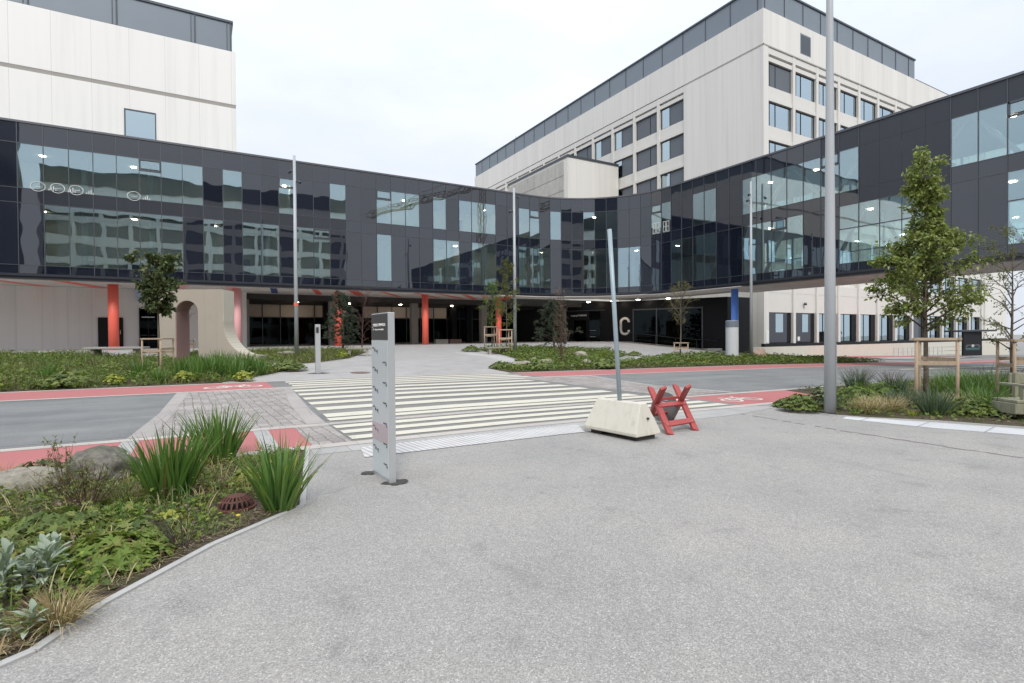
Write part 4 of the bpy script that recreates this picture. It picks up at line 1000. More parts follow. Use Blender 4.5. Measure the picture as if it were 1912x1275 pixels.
mb = MB(); mb.tube([b-Vector((0, 0, .2)), b+Vector((0, 0, 3.5)), b+Vector((0, 0, 8.3)), b+Vector((0, 0, 12.5))], [.118, .098, .066, .05], 32); mb.build('pole', M['poletall'], tall, smooth=True)
d_ = Vector((.8, -.6, 0)).normalized()
mb = MB(); c = b+Vector((0, 0, 1.15))+d_*.109; mb.bar(c-Vector((0, 0, .33)), c+Vector((0, 0, .33)), .10, .012, d_); mb.build('service_door', M['poletall'], tall, bevel=.004)
MB().tube([b+Vector((0, 0, 1.15))+d_*.09, b+Vector((0, 0, 1.15))+d_*.14], .03, 8).build('lock', M['black'], tall)
mb = MB()
for a in (0, math.pi): mb.bar(b+Vector((0, 0, 12.3)), b+Vector((math.cos(a)*1.2, math.sin(a)*1.2, 12.6)), .3, .12)
mb.build('lamp_head', M['fascia'], tall)

# steel post by the crossing, white cylinder
b = g(594, 697); bo = thing('steel_post', 'waist high square steel post with a button plate at the far side of the crossing', 'post', b)
mb = MB(); hgt = 2.05; mb.box(b.x-.10, b.y-.08, b.z-.1, b.x+.10, b.y+.08, b.z+hgt); mb.build('body', M['alu'], bo, bevel=.012)
MB().box(b.x-.075, b.y-.09, b.z+hgt-.36, b.x+.03, b.y-.08, b.z+hgt-.12).build('button_plate', M['fascia'], bo)
b = g(1367, 668); cy = thing('information_cylinder', 'white cylinder bollard with dark grey top in front of the blue column', 'cylinder', b)
hh_ = PX(1367, 598, b.x).z; mb = MB(); mb.rings(b.x, b.y, [(.44, b.z-.1), (.44, hh_-.5)], 32); mb.build('body', simple('white_enamel', (.62, .64, .66), (.58, .6, .62), 2, .35), cy, smooth=False)
mb = MB(); mb.rings(b.x, b.y, [(.45, hh_-.5), (.45, hh_-.06), (.40, hh_), (.05, hh_)], 32); mb.build('cap', M['parapet'], cy)

# ------------------------------------------------------------------ sign totem
tx0, ty0, tx1, ty1 = 1.735, 5.70, 1.817, 6.25; tb_ = -.02; tzt = PX(721, 582, 1.70).z
tot = thing('sign_totem', 'tall silver wayfinding totem with a dark header beside the near planting', 'sign', (1.735, 5.70, 0))
MB().box(tx0+.006, ty0, tb_, tx1, ty1, tzt).build('body', M['alu'], tot, bevel=.006)
zh = tzt-.30
MB().box(tx0, ty0+.012, zh, tx0+.006, ty1-.012, tzt-.012).build('header_panel', M['signdark'], tot)
MB().box(tx0, ty0+.012, .04, tx0+.006, ty1-.012, zh-.006).build('face_panel', M['signface'], tot)
MB().box(tx0-.003, ty0+.013, .42, tx0, ty1-.013, .62).build('pink_panel', M['signpink'], tot)
put_text('HELSE STAVANGER', .045, (tx0-.003, 5.96, zh+.165), (0, -1, 0), M['letter'], tot, ext=.002)
put_text('Stavanger universitetssjukehus', .0235, (tx0-.003, 5.96, zh+.115), (0, -1, 0), M['letter'], tot, ext=.002)
for a in range(5):
    u = 2*math.pi*a/5; lg = MB(); lg.box(tx0-.004, 6.165+.022*math.cos(u)-.006, zh+.142+.032*math.sin(u)-.006, tx0-.001, 6.165+.022*math.cos(u)+.006, zh+.142+.032*math.sin(u)+.006); lg.build('emblem', M['letter'], tot)
rr = random.Random(2)
for i in range(6):
    z = zh-.10-.225*i
    for (y0, y1, za, zb_), nm in (((6.14, 6.20, z, z+.012), 'wayfinding_line'), ((6.10, 6.13, z-.035, z-.005), 'wayfinding_symbol'), ((6.03, 6.037, z-.06, z-.01), 'wayfinding_line'), ((5.76, 5.86, z-.155, z-.143), 'wayfinding_line'), ((5.745, 5.765, z-.185, z-.16), 'wayfinding_symbol')):
        MB().box(tx0-.004, y0, za, tx0-.001, y1, zb_).build(nm, M['ink'], tot)
    put_text(['A', 'B', 'C', 'D', 'E', 'F'][i], .032, (tx0-.003, 6.06, z-.03), (0, -1, 0), M['ink'], tot, ext=.002)

tot.rotation_euler = (0, 0, R(3))
# ------------------------------------------------------------------ concrete barrier foot with a post
A_ = g(1090, 806); B_ = g(1188, 826); Cn = g(1218, 815)
ax = (B_-A_); ax.z = 0; L_ = ax.length; ax.normalize(); sx_ = Vector((-ax.y, ax.x, 0)); 
if sx_.x < 0: sx_ = -sx_
bc = A_+ax*L_/2+sx_*.29; bc.z = H(bc.x, bc.y)
bl = thing('concrete_block', 'cream trapezoid concrete block footing with a steel post stuck in its top', 'concrete block', bc)
def bl_(u, v, z): return bc+ax*u+sx_*v+Vector((0, 0, z))
mb = MB(); hw = .285
prof = [(-hw, .07), (hw, .07), (hw, .12), (.075, .56), (-.075, .56), (-hw, .12)]
mb.extr([bl_(-L_/2, v, z) for v, z in prof], ax*L_)
# slope the two ends in a little at the top
vs = []
for v in mb.v:
    q = Vector(v)-bc; u = q.dot(ax); k = max(0, (q.z-.12)/.44)*.10; vs.append(tuple(Vector(v)-ax*(math.copysign(1, u)*k)))
mb.v = vs; mb.build('body', M['palecon'], bl, bevel=.014)
for u in (-L_/2+.2, L_/2-.17): MB().extr([bl_(u-.12, -.2, -.01), bl_(u+.12, -.2, -.01), bl_(u+.12, .2, -.01), bl_(u-.12, .2, -.01)], (0, 0, .085)).build('foot', M['patch'], bl)
q = bl_(L_/2-.045, .02, .33); MB().tube([q-ax*.0, q+ax*.03], .018, 8).build('eyelet', M['fascia'], bl)
pt = bl_(-.02, 0, .5); dpt = (pt-Vector((0, 0, CZ))).dot(fw); r = ray(1138, 428); ptop = Vector((0, 0, CZ))+r*(dpt/r.dot(fw))
mb = MB(); mb.tube([pt-Vector((0, 0, .05)), pt.lerp(ptop, .5), ptop], .036, 16); tag(mb.build('sign_post', M['steelblue'], smooth=True), 'bare blue grey steel post leaning slightly, planted in the cream concrete block', 'post')

# ------------------------------------------------------------------ red sawhorse barrier
sb = g(1255, 797); sb.z = H(sb.x, sb.y)
saw = thing('sawhorse', 'worn red wooden sawhorse barrier with crossed legs next to the concrete block', 'sawhorse', sb)
f1, f2 = g(1252, 812), g(1299, 804); b1, b2 = g(1209, 788), g(1253, 783)
D1 = f1-Vector((0, 0, CZ))
def at_d(px, py, d): r = ray(px, py); return Vector((0, 0, CZ))+r*(d/r.dot(fw))
dl = [(p-Vector((0, 0, CZ))).dot(fw) for p in (f1, f2, b1, b2)]
# front legs lean back, rear legs lean forward; they cross below the tips
t1 = at_d(1214.5, 724, (dl[0]*.15+dl[2]*.85)+.1); t2 = at_d(1261, 720, (dl[1]*.15+dl[3]*.85)+.1)
t3 = at_d(1236.5, 724, (dl[0]*.75+dl[2]*.25)); t4 = at_d(1283, 721, (dl[1]*.75+dl[3]*.25))
nrm1 = (f2-f1).normalized()
def leg(a, b):
    mb = MB(); mb.bar(a, b, .048, .118, nrm1); return mb.build('leg', M['red'], saw, bevel=.004)
leg(f1, t1); leg(f2, t2); leg(b1, t3+(f2-f1)*.05); leg(b2, t4+(f2-f1)*.05)
def rail(a, b, w_, nm='rail', u=None):
    d = (b-a).normalized(); mb = MB(); mb.bar(a-d*.03, b+d*.03, .03, w_, u if u is not None else (0, 0, 1)); mb.build(nm, M['red'], saw, bevel=.004)
u1 = (t1-f1).normalized(); fo = Vector((-.5, -.866, 0))*.045
rail(f1.lerp(t1, .60)+fo, f2.lerp(t2, .60)+fo, .10, u=u1); rail(f1.lerp(t1, .21)+fo, f2.lerp(t2, .22)+fo, .11, u=u1)
rail(b1.lerp(t3, .22)-fo, b2.lerp(t4, .22)-fo, .10, u=(t3-b1).normalized())
rail(f1.lerp(t1, .72)-fo*.4, f2.lerp(t2, .72)-fo*.4, .05)
for a_, b_ in ((f1, t1), (f2, t2)):
    for s_ in (.60, .215):
        q = a_.lerp(b_, s_)+fo*1.35; MB().tube([q, q+Vector((-.5, -.866, 0))*.02], .012, 8).build('bolt', M['alu'], saw)
# round sign stored inside it, back to the viewer
dc = dl[2]+.12
cS = at_d(1240, 760, dc); nS = Vector((-.95, -.18, .22)).normalized()
mb = MB(); mb.tube([cS-nS*.006, cS+nS*.006], .285, 36); rs = tag(mb.build('round_sign', simple('sign_back_grey', (.17, .16, .15), (.135, .13, .12), 5, .5, .3), smooth=False), 'round grey sign seen from behind, leaning inside the red sawhorse', 'sign')
mb = MB(); s_ = nS.cross(Vector((0, 0, 1))).normalized(); up_ = s_.cross(nS)
for z in (.06, .1, .14): mb.bar(cS+nS*.008-s_*.06+up_*(z+.03), cS+nS*.008+s_*.06+up_*(z+.03), .004, .012, up_)
mb.build('label_sticker', M['alu'], rs)

# ------------------------------------------------------------------ drain dome, benches, bus shelter, railing
p = g(441, 950); p.z = H(p.x, p.y)+.01
dd = thing('drain_grate', 'rusty cast iron domed drain grate in the near planting', 'drain grate', p)
mb = MB(); R0_, HT = .155, .115
def dome(th, a, r_=1.0): return (p.x+R0_*r_*math.cos(th)*math.cos(a), p.y+R0_*r_*math.sin(th)*math.cos(a), p.z+.015+HT*r_*math.sin(a))
for k in range(20):
    th = 2*math.pi*k/20; w2 = .5*math.pi/20
    for i in range(7):
        a0, a1 = R(62*i/7), R(62*(i+1)/7); w_a = w2*(.62+.5*i/7); w_b = w2*(.62+.5*(i+1)/7)
        mb.extr([dome(th-w_a, a0), dome(th+w_a, a0), dome(th+w_b, a1), dome(th-w_b, a1)], (0, 0, -.012))
mb.rings(p.x, p.y, [(R0_*1.12, p.z), (R0_*1.12, p.z+.018), (R0_*.98, p.z+.022)], 32)
for k in range(32):
    pass
cap = [dome(2*math.pi*k/24, R(60)) for k in range(24)]; top = [dome(2*math.pi*k/24, R(78)) for k in range(24)]
mb.add(cap+top, [(i, (i+1) % 24, 24+(i+1) % 24, 24+i) for i in range(24)]); mb.poly(top)
rg = [dome(2*math.pi*k/28, R(33), 1.003) for k in range(28)]; rg2 = [dome(2*math.pi*k/28, R(41), 1.003) for k in range(28)]
mb.add(rg+rg2, [(i, (i+1) % 28, 28+(i+1) % 28, 28+i) for i in range(28)])
mb.build('dome', M['rust'], dd)
MB().rings(p.x, p.y, [(R0_*.9, p.z), (R0_*.85, p.z+.03)], 24).build('pit', M['black'], dd)
def slab_bench(px0, px1, py, label, w_=.5, h_=.42, mat='concrete', ox=0):
    a, b = g(px0, py), g(px1, py); c = (a+b)/2; o = thing('bench', label, 'bench', (c.x, c.y, H(c.x, c.y)))
    d = (b-a); d.z = 0; d.normalize(); n = Vector((-d.y, d.x, 0)); mb = MB(); a.z = b.z = 0
    zz = max(H(a.x, a.y), H(b.x, b.y))+h_
    mb.bar(a+Vector((0, 0, zz)), b+Vector((0, 0, zz)), w_, .10); mb.build('seat', M[mat], o, bevel=.012)
    for q in (a.lerp(b, .14), a.lerp(b, .86)): MB().bar((q.x, q.y, zz-.06), (q.x, q.y, H(q.x, q.y)-.1), w_*.75, .14, d).build('leg', M['concrete'], o)
slab_bench(165, 272, 668, 'long low concrete bench in front of the coral column at the far left', 1.0, .5)
slab_bench(646, 692, 664, 'low weathered bench beside the dark pine near the totem', .6, .42, 'oldwood')
slab_bench(908, 950, 661, 'low weathered bench under the two staked trees in the middle planting', .6, .42, 'oldwood')
# chunky timber bench, reaching out of the frame
p = g(1894, 786); p.z = H(p.x, p.y)
bt = thing('timber_bench', 'chunky weathered timber bench with backrest at the right edge of the planting', 'bench', p)
dd_ = Vector((.84, -.54, 0)); nn_ = Vector((.54, .84, 0))
def bq(u, v, z): return p+dd_*u+nn_*v+Vector((0, 0, z))
def bbar(u0, u1, v, z, w_, h_, nm):
    mb = MB(); mb.bar(bq(u0, v, z), bq(u1, v, z), w_, h_); return mb.build(nm, M['oldwood'], bt, bevel=.012)
bbar(.05, 2.6, .28, .37, .56, .06, 'seat'); bbar(.05, 2.6, .035, .23, .07, .21, 'front_beam'); bbar(.05, 2.6, .53, .23, .07, .21, 'rear_beam')
mb = MB(); mb.bar(bq(.05, 0, .23), bq(.05, .56, .23), .06, .21); mb.build('end_beam', M['oldwood'], bt, bevel=.01)
for u in (.5, 1.9): mb = MB(); mb.bar(bq(u, .28, -.1), bq(u, .28, .16), .3, .3, dd_); mb.build('leg', M['oldwood'], bt)
bbar(.42, 2.6, .62, .78, .05, .22, 'backrest')
for u in (.5, 1.6): mb = MB(); mb.bar(bq(u, .57, .2), bq(u, .57, .9), .08, .06, dd_); mb.build('backrest_post', M['oldwood'], bt)
for u in (.25,): mb = MB(); mb.bar(bq(u, .1, .4), bq(u, .1, .66), .07, .07, dd_); mb.build('armrest_post', M['oldwood'], bt); mb = MB(); mb.bar(bq(u, .02, .68), bq(u, .62, .68), .1, .045); mb.build('armrest', M['oldwood'], bt, bevel=.006)

# bus shelter with its advert, and a hoop railing
def far(px, py, D): r = ray(px, py); return Vector((0, 0, CZ))+r*(D/r.dot(fw))
DS = 62.
c0, c1 = far(1797, 663, DS), far(1832, 663, DS+1.2); c0.z = c1.z = min(c0.z, H(c0.x, c0.y)+.2); zt = far(1810, 619, DS).z
bs = thing('bus_shelter', 'dark bus shelter with a black advert panel by the far side road', 'bus shelter', c0)
d = (c1-c0).normalized(); n = Vector((d.y, -d.x, 0))
if n.y > 0: n = -n
def bx_(u, v, z): return c0+d*u-n*v+Vector((0, 0, z))
Lb = (c1-c0).length; Hb = zt-c0.z
mb = MB(); mb.bar(bx_(0, 0, Hb*.5), bx_(Lb, 0, Hb*.5), .18, Hb, (0, 0, 1)); o = mb.build('advert_case', M['black'], bs, bevel=.02)
mb = MB(); mb.bar(bx_(.12, -.094, Hb*.52), bx_(Lb-.12, -.094, Hb*.52), .006, Hb*.84); po = mb.build('poster', simple('poster_dark', (.014, .015, .018), (.022, .02, .022), 1.5, .5, 0, .15), o)
zz = Hb*.44; mb = MB()
for u0, u1, z0, z1, in ((.3, .95, .40, .46), (1.2, 1.95, .40, .46), (.22, .5, .35, .41), (1.7, 2.0, .35, .41)): mb.extr([bx_(u0*Lb/2.2, -.099, Hb*z0), bx_(u1*Lb/2.2, -.099, Hb*(z0+.02)), bx_(u1*Lb/2.2-.08, -.099, Hb*z1), bx_(u0*Lb/2.2+.12, -.099, Hb*z1)], n*.003)
mb.build('poster_picture', simple('poster_grey', (.13, .13, .135), (.04, .035, .035), 5, .4), po)
mb = MB(); q = [bx_(Lb*.5+.27*math.cos(a), -.102, Hb*.41+.17*math.sin(a)) for a in [2*math.pi*k/20 for k in range(20)]]; mb.extr(q, n*.003); mb.build('poster_badge', M['alu'], po)
mb = MB(); mb.bar(bx_(.4, -.1, Hb*.31), bx_(Lb-.4, -.1, Hb*.31), .004, .06)
mb.build('poster_line', simple('poster_teal', (.12, .26, .26), None), po)
mb = MB(); mb.bar(bx_(.45, -.1, Hb*.255), bx_(Lb-.5, -.1, Hb*.255), .004, .14); mb.build('poster_line', simple('poster_teal_dark', (.035, .09, .09), None), po)
mb = MB(); mb.bar(bx_(-.6, .7, Hb+.06), bx_(Lb+1.6, .2, Hb+.12), 1.9, .2); mb.build('roof', M['fascia'], bs, bevel=.02)
for u in (Lb+1.2,): MB().tube([bx_(u, 1.3, 0), bx_(u, 1.3, Hb)], .06, 8).build('post', M['black'], bs)
mb = MB(); mb.bar(bx_(Lb+.1, 1.4, Hb*.5), bx_(Lb+1.2, 1.4, Hb*.5), .02, Hb*.85); mb.build('glass_panel', M['glass'], bs)
mb = MB(); mb.bar(bx_(Lb+.15, 1.37, Hb*.5), bx_(Lb+.55, 1.37, Hb*.5), .02, .6); mb.build('timetable', M['white'], bs)
rl = thing('railing', 'thin metal pedestrian railing beside the bus shelter', 'railing', bx_(Lb+2.2, .6, 0))
mb = MB(); u = -9.
while u < 7.0:
    if not -.3 < u < Lb+.3: mb.tube([bx_(u, 1.7, -.2), bx_(u, 1.7, 1.05)], .03, 5)
    u += .75
for z in (1.0, .55, .1): mb.tube([bx_(-9, 1.7, z), bx_(6.5, 1.7, z)], .025, 5)
mb.build('bars', M['steel'], rl)

# ------------------------------------------------------------------ plants
UPV = Vector((0, 0, 1))
def rvec(r_): 
    while True:
        v = Vector((r_.uniform(-1, 1), r_.uniform(-1, 1), r_.uniform(-1, 1)))
        if .05 < v.length < 1: return v.normalized()
def leaf(mb, p, d, n_, ln, wd, mi=0, droop=0.15):
    """a small folded leaf"""
    s = d.cross(n_)
    if s.length < 1e-3: s = d.cross(Vector((1, .3, .2)))
    s.normalize(); n2 = s.cross(d)
    m = p+d*ln*.45; tip = p+d*ln-n2*ln*droop; k = n2*wd*.18
    mb.add([p, m+s*wd/2+k, tip, m-s*wd/2+k], [(0, 1, 2), (0, 2, 3)], mi)
def lobed(mb, p, n_, rad, r_, mi=0, lobes=5, deep=.45):
    """a broad lobed leaf blade, slightly cupped"""
    a = n_.cross(Vector((.3, .9, .1))).normalized(); b = n_.cross(a); a0 = r_.uniform(0, 6.28); v = [p-n_*rad*.12]
    k = lobes*2
    for i in range(k+1):
        t_ = a0+5.3*i/k; q = rad*(1 if i % 2 else deep)*r_.uniform(.9, 1.1); v.append(p+(a*math.cos(t_)+b*math.sin(t_))*q+n_*r_.uniform(-.06, .06)*rad)
    mb.add(v, [(0, i, i+1) for i in range(1, k+1)], mi)
def blade(mb, p, d, ln, wd, bend, r_, mi=0, seg=5):
    """sword or grass blade: rises along d, bends over sideways"""
    h = Vector((d.x, d.y, 0)); h = h.normalized() if h.length > .01 else Vector((math.cos(r_.uniform(0, 6.28)), math.sin(r_.uniform(0, 6.28)), 0))
    s = Vector((-h.y, h.x, 0)); tw = r_.uniform(-.9, .9); s = (s*math.cos(tw)+h*math.sin(tw)).normalized()
    q = p.copy(); dd = d.normalized(); v = []
    for i in range(seg+1):
        t_ = i/seg; w_ = wd*(1-.12*abs(t_-.3))*(1-t_**2.2)*.5
        if i == seg: v.append(q.copy())
        else: v += [q-s*w_, q+s*w_]
        q = q+dd*ln/seg; dd = (dd+(h*.8-UPV*.55)*bend*(.35+t_)/seg*2).normalized()
    f = [(2*i, 2*i+1, 2*i+3, 2*i+2) for i in range(seg-1)]+[(2*seg-2, 2*seg-1, 2*seg)]
    mb.add(v, f, mi)
def clump_blades(name, label, cat, loc, seed, n, h, spread, wd, lean, bend, mats, group=None, hv=.35, brown=0):
    r_ = random.Random(seed); mb = MB(); 
    for i in range(n):
        a = r_.uniform(0, 6.28); q = spread*math.sqrt(r_.random()); p = Vector((q*math.cos(a), q*math.sin(a), -.01))
        l_ = lean*(.3+r_.random())*(.4+q/max(spread, .01)); a2 = a+r_.uniform(-.7, .7)
        d = Vector((math.cos(a2)*l_, math.sin(a2)*l_, 1)); mi = 1 if len(mats) > 1 and r_.random() < brown else 0
        blade(mb, p, d, h*r_.uniform(1-hv, 1), wd*r_.uniform(.7, 1.1), bend*r_.uniform(.2, 1.3)*(2.2 if mi else 1), r_, mi)
    o = mb.build(name, mats, None, smooth=True); o.location = (loc[0], loc[1], H(loc[0], loc[1])+.01); return tag(o, label, cat, group)
def clump_lobed(name, label, cat, loc, seed, n, rad, h, size, mats, group=None, lobes=6, deep=.5):
    r_ = random.Random(seed); mb = MB()
    for i in range(n):
        a = r_.uniform(0, 6.28); q = rad*math.sqrt(r_.random()); dome_ = h*(1-(q/rad)**2*.75)
        p = Vector((q*math.cos(a), q*math.sin(a), dome_*r_.uniform(.45, 1.05)+.02)); n_ = (UPV+Vector((math.cos(a), math.sin(a), 0))*r_.uniform(.1, .9)+rvec(r_)*.3).normalized()
        lobed(mb, p, n_, size*r_.uniform(.6, 1.15), r_, 0, lobes, deep)
        if i % 3 == 0: mb.tube([Vector((p.x*.5, p.y*.5, 0)), p], .0022, 3, 1 if len(mats) > 1 else 0, False)
    o = mb.build(name, mats, None); o.location = (loc[0], loc[1], H(loc[0], loc[1])); return tag(o, label, cat, group)
EXCL = [(.27, 5.60, .24), (.33, 5.35, .16), (-.55, 3.95, .1)]
def inpoly(x, y, P):
    c = False
    for (x0, y0), (x1, y1) in zip(P, P[1:]+P[:1]):
        if (y0 > y) != (y1 > y) and x < (x1-x0)*(y-y0)/(y1-y0)+x0: c = not c
    return c
def scatter_cover(poly, n, size, hgt, seed, mats, weights, clumpy=1.1, bounds=None, margin=0, kinds=(0, 0, 1), edge_lo=0, near=None, label=None):
    """ground cover nobody could count: small leaves in drifts of several kinds, as one object"""
    r_ = random.Random(seed); mb = MB(); xs = [p[0] for p in poly]; ys = [p[1] for p in poly]
    x0, x1, y0, y1 = bounds or (min(xs), max(xs), min(ys), max(ys)); k = 0; tries = 0
    ed = list(zip(poly, poly[1:]+poly[:1]))
    while k < n and tries < n*12:
        tries += 1; x, y = r_.uniform(x0, x1), r_.uniform(y0, y1)
        if not inpoly(x, y, poly): continue
        if any(math.hypot(x-ex, y-ey) < er for ex, ey, er in EXCL): continue
        dm = 9
        for (ax, ay), (bx, by) in ed:
            L2 = (bx-ax)**2+(by-ay)**2; t_ = max(0, min(1, ((x-ax)*(bx-ax)+(y-ay)*(by-ay))/L2)); dm = min(dm, math.hypot(x-ax-t_*(bx-ax), y-ay-t_*(by-ay)))
        if dm < margin*r_.uniform(.4, 1.4): continue
        c = mnoise.noise(Vector((x*clumpy, y*clumpy, seed*3.1))); c2 = mnoise.noise(Vector((x*clumpy*2.7, y*clumpy*2.7, seed*5.3+9)))
        if c2 < -.28 and r_.random() < .7: continue
        s_ = min(1, (dm/max(hgt*1.6, .01))+.25); hh = hgt*(.55+.9*(c2+.3))*s_; hh = max(hh, size*.3)
        u = (c*1.3+.5)+r_.uniform(-.12, .12); mi = max(0, min(len(mats)-1, int(u*len(mats))))
        kind = kinds[mi % len(kinds)]; z = H(x, y)+.012
        p = Vector((x, y, z+hh*r_.uniform(.15, 1))); sz = size*r_.uniform(.55, 1.25)
        if kind == 1: blade(mb, Vector((x, y, z)), Vector((r_.uniform(-.5, .5), r_.uniform(-.5, .5), 1)), (hh*1.3+size)*r_.uniform(.6, 1.1), size*.16, .7, r_, mi, 3)
        elif kind == 2: lobed(mb, p, (UPV+rvec(r_)*.75).normalized(), sz*.62, r_, mi, 5, .55)
        else:
            a = r_.uniform(0, 6.28); d = Vector((math.cos(a), math.sin(a), r_.uniform(-.25, .7))).normalized(); leaf(mb, p, d, (UPV+rvec(r_)*.5).normalized(), sz, sz*.62, mi)
        k += 1
    o = mb.build('ground_cover', mats, None); tag(o, label, None, None, 'stuff'); return o

# near planting
scatter_cover(BEDA, 15000, .045, .11, 1, [M['cover2'], M['cover1'], M['geran'], M['cover1']], None, 1.3, (-3.2, 1.3, 3.2, 8.0), .14, (0, 2, 2, 0))
scatter_cover(BEDA, 2600, .06, .14, 9, [M['iris'], M['straw'], M['cover2'], M['tawny']], None, 1.7, (-3.0, 1.3, 3.3, 8.0), .1, (1, 1, 1, 1))
scatter_cover(BEDA, 1500, .05, .16, 12, [M['lime'], M['drybrown'], M['geran']], None, 2.1, (-3.0, 1.3, 3.3, 8.0), .2, (0, 0, 2))
r_ = random.Random(5); mb = MB()
E_ = BEDA[1:7]
for i in range(1500):                                        # dead stems and bark lying along the kerb
    k = r_.randrange(len(E_)-1); a, b = Vector(E_[k]), Vector(E_[k+1]); q = a.lerp(b, r_.random()); n_ = Vector((-(b-a).y, (b-a).x)).normalized()
    if not inpoly(q.x+n_.x*.1, q.y+n_.y*.1, BEDA): n_ = -n_
    q = q+n_*(.05+abs(r_.gauss(0, .16))); a_ = r_.uniform(0, 6.28); ln = r_.uniform(.02, .12); z = H(q.x, q.y)+.018+r_.random()*.02
    d = Vector((math.cos(a_), math.sin(a_), r_.uniform(-.1, .25))); blade(mb, Vector((q.x, q.y, z)), d, ln, .005, .1, r_, r_.randrange(2), 2)
tag(mb.build('plant_litter', [M['straw'], M['drybrown']]), kind='stuff')
IR = 'iris clump with tall sword leaves'
def at_px(px, py): q = g(px, py); return (q.x, q.y)
clump_blades('iris_plant', 'broad dark green '+IR+' behind the red drain grate', 'iris', at_px(318, 928), 21, 150, .80, .20, .034, .30, .32, [M['iris'], M['tawny']], 'iris clumps in the near planting', brown=.04)
clump_blades('iris_plant', 'tallest dark green '+IR+' against the red lane', 'iris', at_px(405, 862), 22, 150, .84, .21, .034, .34, .42, [M['iris'], M['tawny']], 'iris clumps in the near planting', brown=.03)
clump_blades('iris_plant', 'bright green iris clump at the corner of the near bed beside the totem', 'iris', at_px(523, 952), 23, 120, .80, .13, .028, .36, .42, [M['iris'], M['lime']], 'iris clumps in the near planting', brown=.05)
clump_blades('grass_tuft', 'tawny dry grass tuft near the kerb of the near planting', 'grass tuft', at_px(108, 1168), 31, 300, .29, .08, .006, .85, 1.3, [M['tawny'], M['straw']], brown=.4)
clump_blades('grass_tuft', 'yellow green fine grass tuft by the red lane at the left edge', 'grass tuft', (-2.0, 7.85), 32, 170, .32, .16, .006, .6, .8, [M['lime'], M['tawny']], brown=.35)
clump_blades('grass_tuft', 'loose olive grass tuft in front of the mossy boulder', 'grass tuft', at_px(235, 945), 33, 200, .34, .16, .006, .6, .8, [M['cover2'], M['tawny']], brown=.3)
def silver(loc, seed, label, n=3, sc_=1):
    r_ = random.Random(seed); mb = MB()
    for k in range(n):
        b0 = Vector((r_.uniform(-.12, .12), r_.uniform(-.12, .12), 0))*sc_; tp = b0+Vector((r_.uniform(-.05, .05), r_.uniform(-.05, .05), r_.uniform(.13, .24)))*sc_; mb.tube([b0, tp], .009*sc_, 6)
        for i in range(15):
            u = .1+.9*i/14; a = i*2.4+r_.uniform(-.3, .3); p = b0.lerp(tp, u); ln = (.21-.07*u)*sc_*r_.uniform(.8, 1.1); el = .25+1.0*u
            d = Vector((math.cos(a)*math.cos(el), math.sin(a)*math.cos(el), math.sin(el))); s = d.cross(UPV).normalized(); nn = s.cross(d)
            P = []; 
            for t_, w_ in ((0, .15), (.25, .7), (.5, 1), (.78, .62), (1, 0)):
                c = p+d*ln*t_-UPV*ln*.3*t_*t_; wv = .021*sc_*w_
                P += [c-s*wv+nn*wv*.5, c, c+s*wv+nn*wv*.5]
            mb.add(P, [(3*j, 3*j+1, 3*j+4, 3*j+3) for j in range(4)]+[(3*j+1, 3*j+2, 3*j+5, 3*j+4) for j in range(4)])
    o = mb.build('silver_plant', M['silver'], None, smooth=True); o.location = (*loc, H(*loc)+.01); return tag(o, label, 'silver plant', 'woolly silver plants in the near planting')
silver(at_px(30, 1110), 41, 'woolly silver leaved plant, tallest of the three at the left edge', 4, 1.1)
silver(at_px(88, 1085), 42, 'woolly silver leaved plant touching the bright cranesbill clump', 3, 1.0)
silver(at_px(12, 1205), 43, 'small woolly silver leaved plant nearest the bottom left corner', 3, .8)
silver((-1.42, 4.9), 44, 'woolly silver leaved plant half hidden behind the others at the left edge', 3, 1.0)
CG = 'cranesbill clumps in the near planting'
clump_lobed('cranesbill_plant', 'large bright green cranesbill clump with lobed leaves spilling to the kerb', 'cranesbill', at_px(208, 1050), 51, 190, .37, .17, .078, [M['geran'], M['drybrown']], CG, 6, .5)
clump_lobed('cranesbill_plant', 'mid green cranesbill clump behind the silver plants', 'cranesbill', at_px(105, 1000), 52, 150, .42, .18, .075, [M['cover1'], M['drybrown']], CG, 6, .5)
clump_lobed('cranesbill_plant', 'deep green leafy clump in the middle of the near planting below the drain grate', 'cranesbill', at_px(255, 1010), 53, 130, .36, .15, .065, [M['cover1'], M['drybrown']], CG, 5, .5)
clump_lobed('lady_mantle', 'lime green rounded plant between the two right irises', 'lime plant', at_px(456, 905), 54, 150, .17, .13, .032, [M['lime']], None, 8, .8)
clump_lobed('lady_mantle', 'lime green plant at the foot of the left iris clump', 'lime plant', at_px(318, 985), 55, 130, .17, .13, .032, [M['lime']], None, 8, .8)
clump_lobed('dark_evergreen', 'dark green low shrub by the red lane at the far left of the near planting', 'shrub', at_px(75, 895), 56, 260, .34, .2, .04, [M['leafdark']], None, 3, .7)
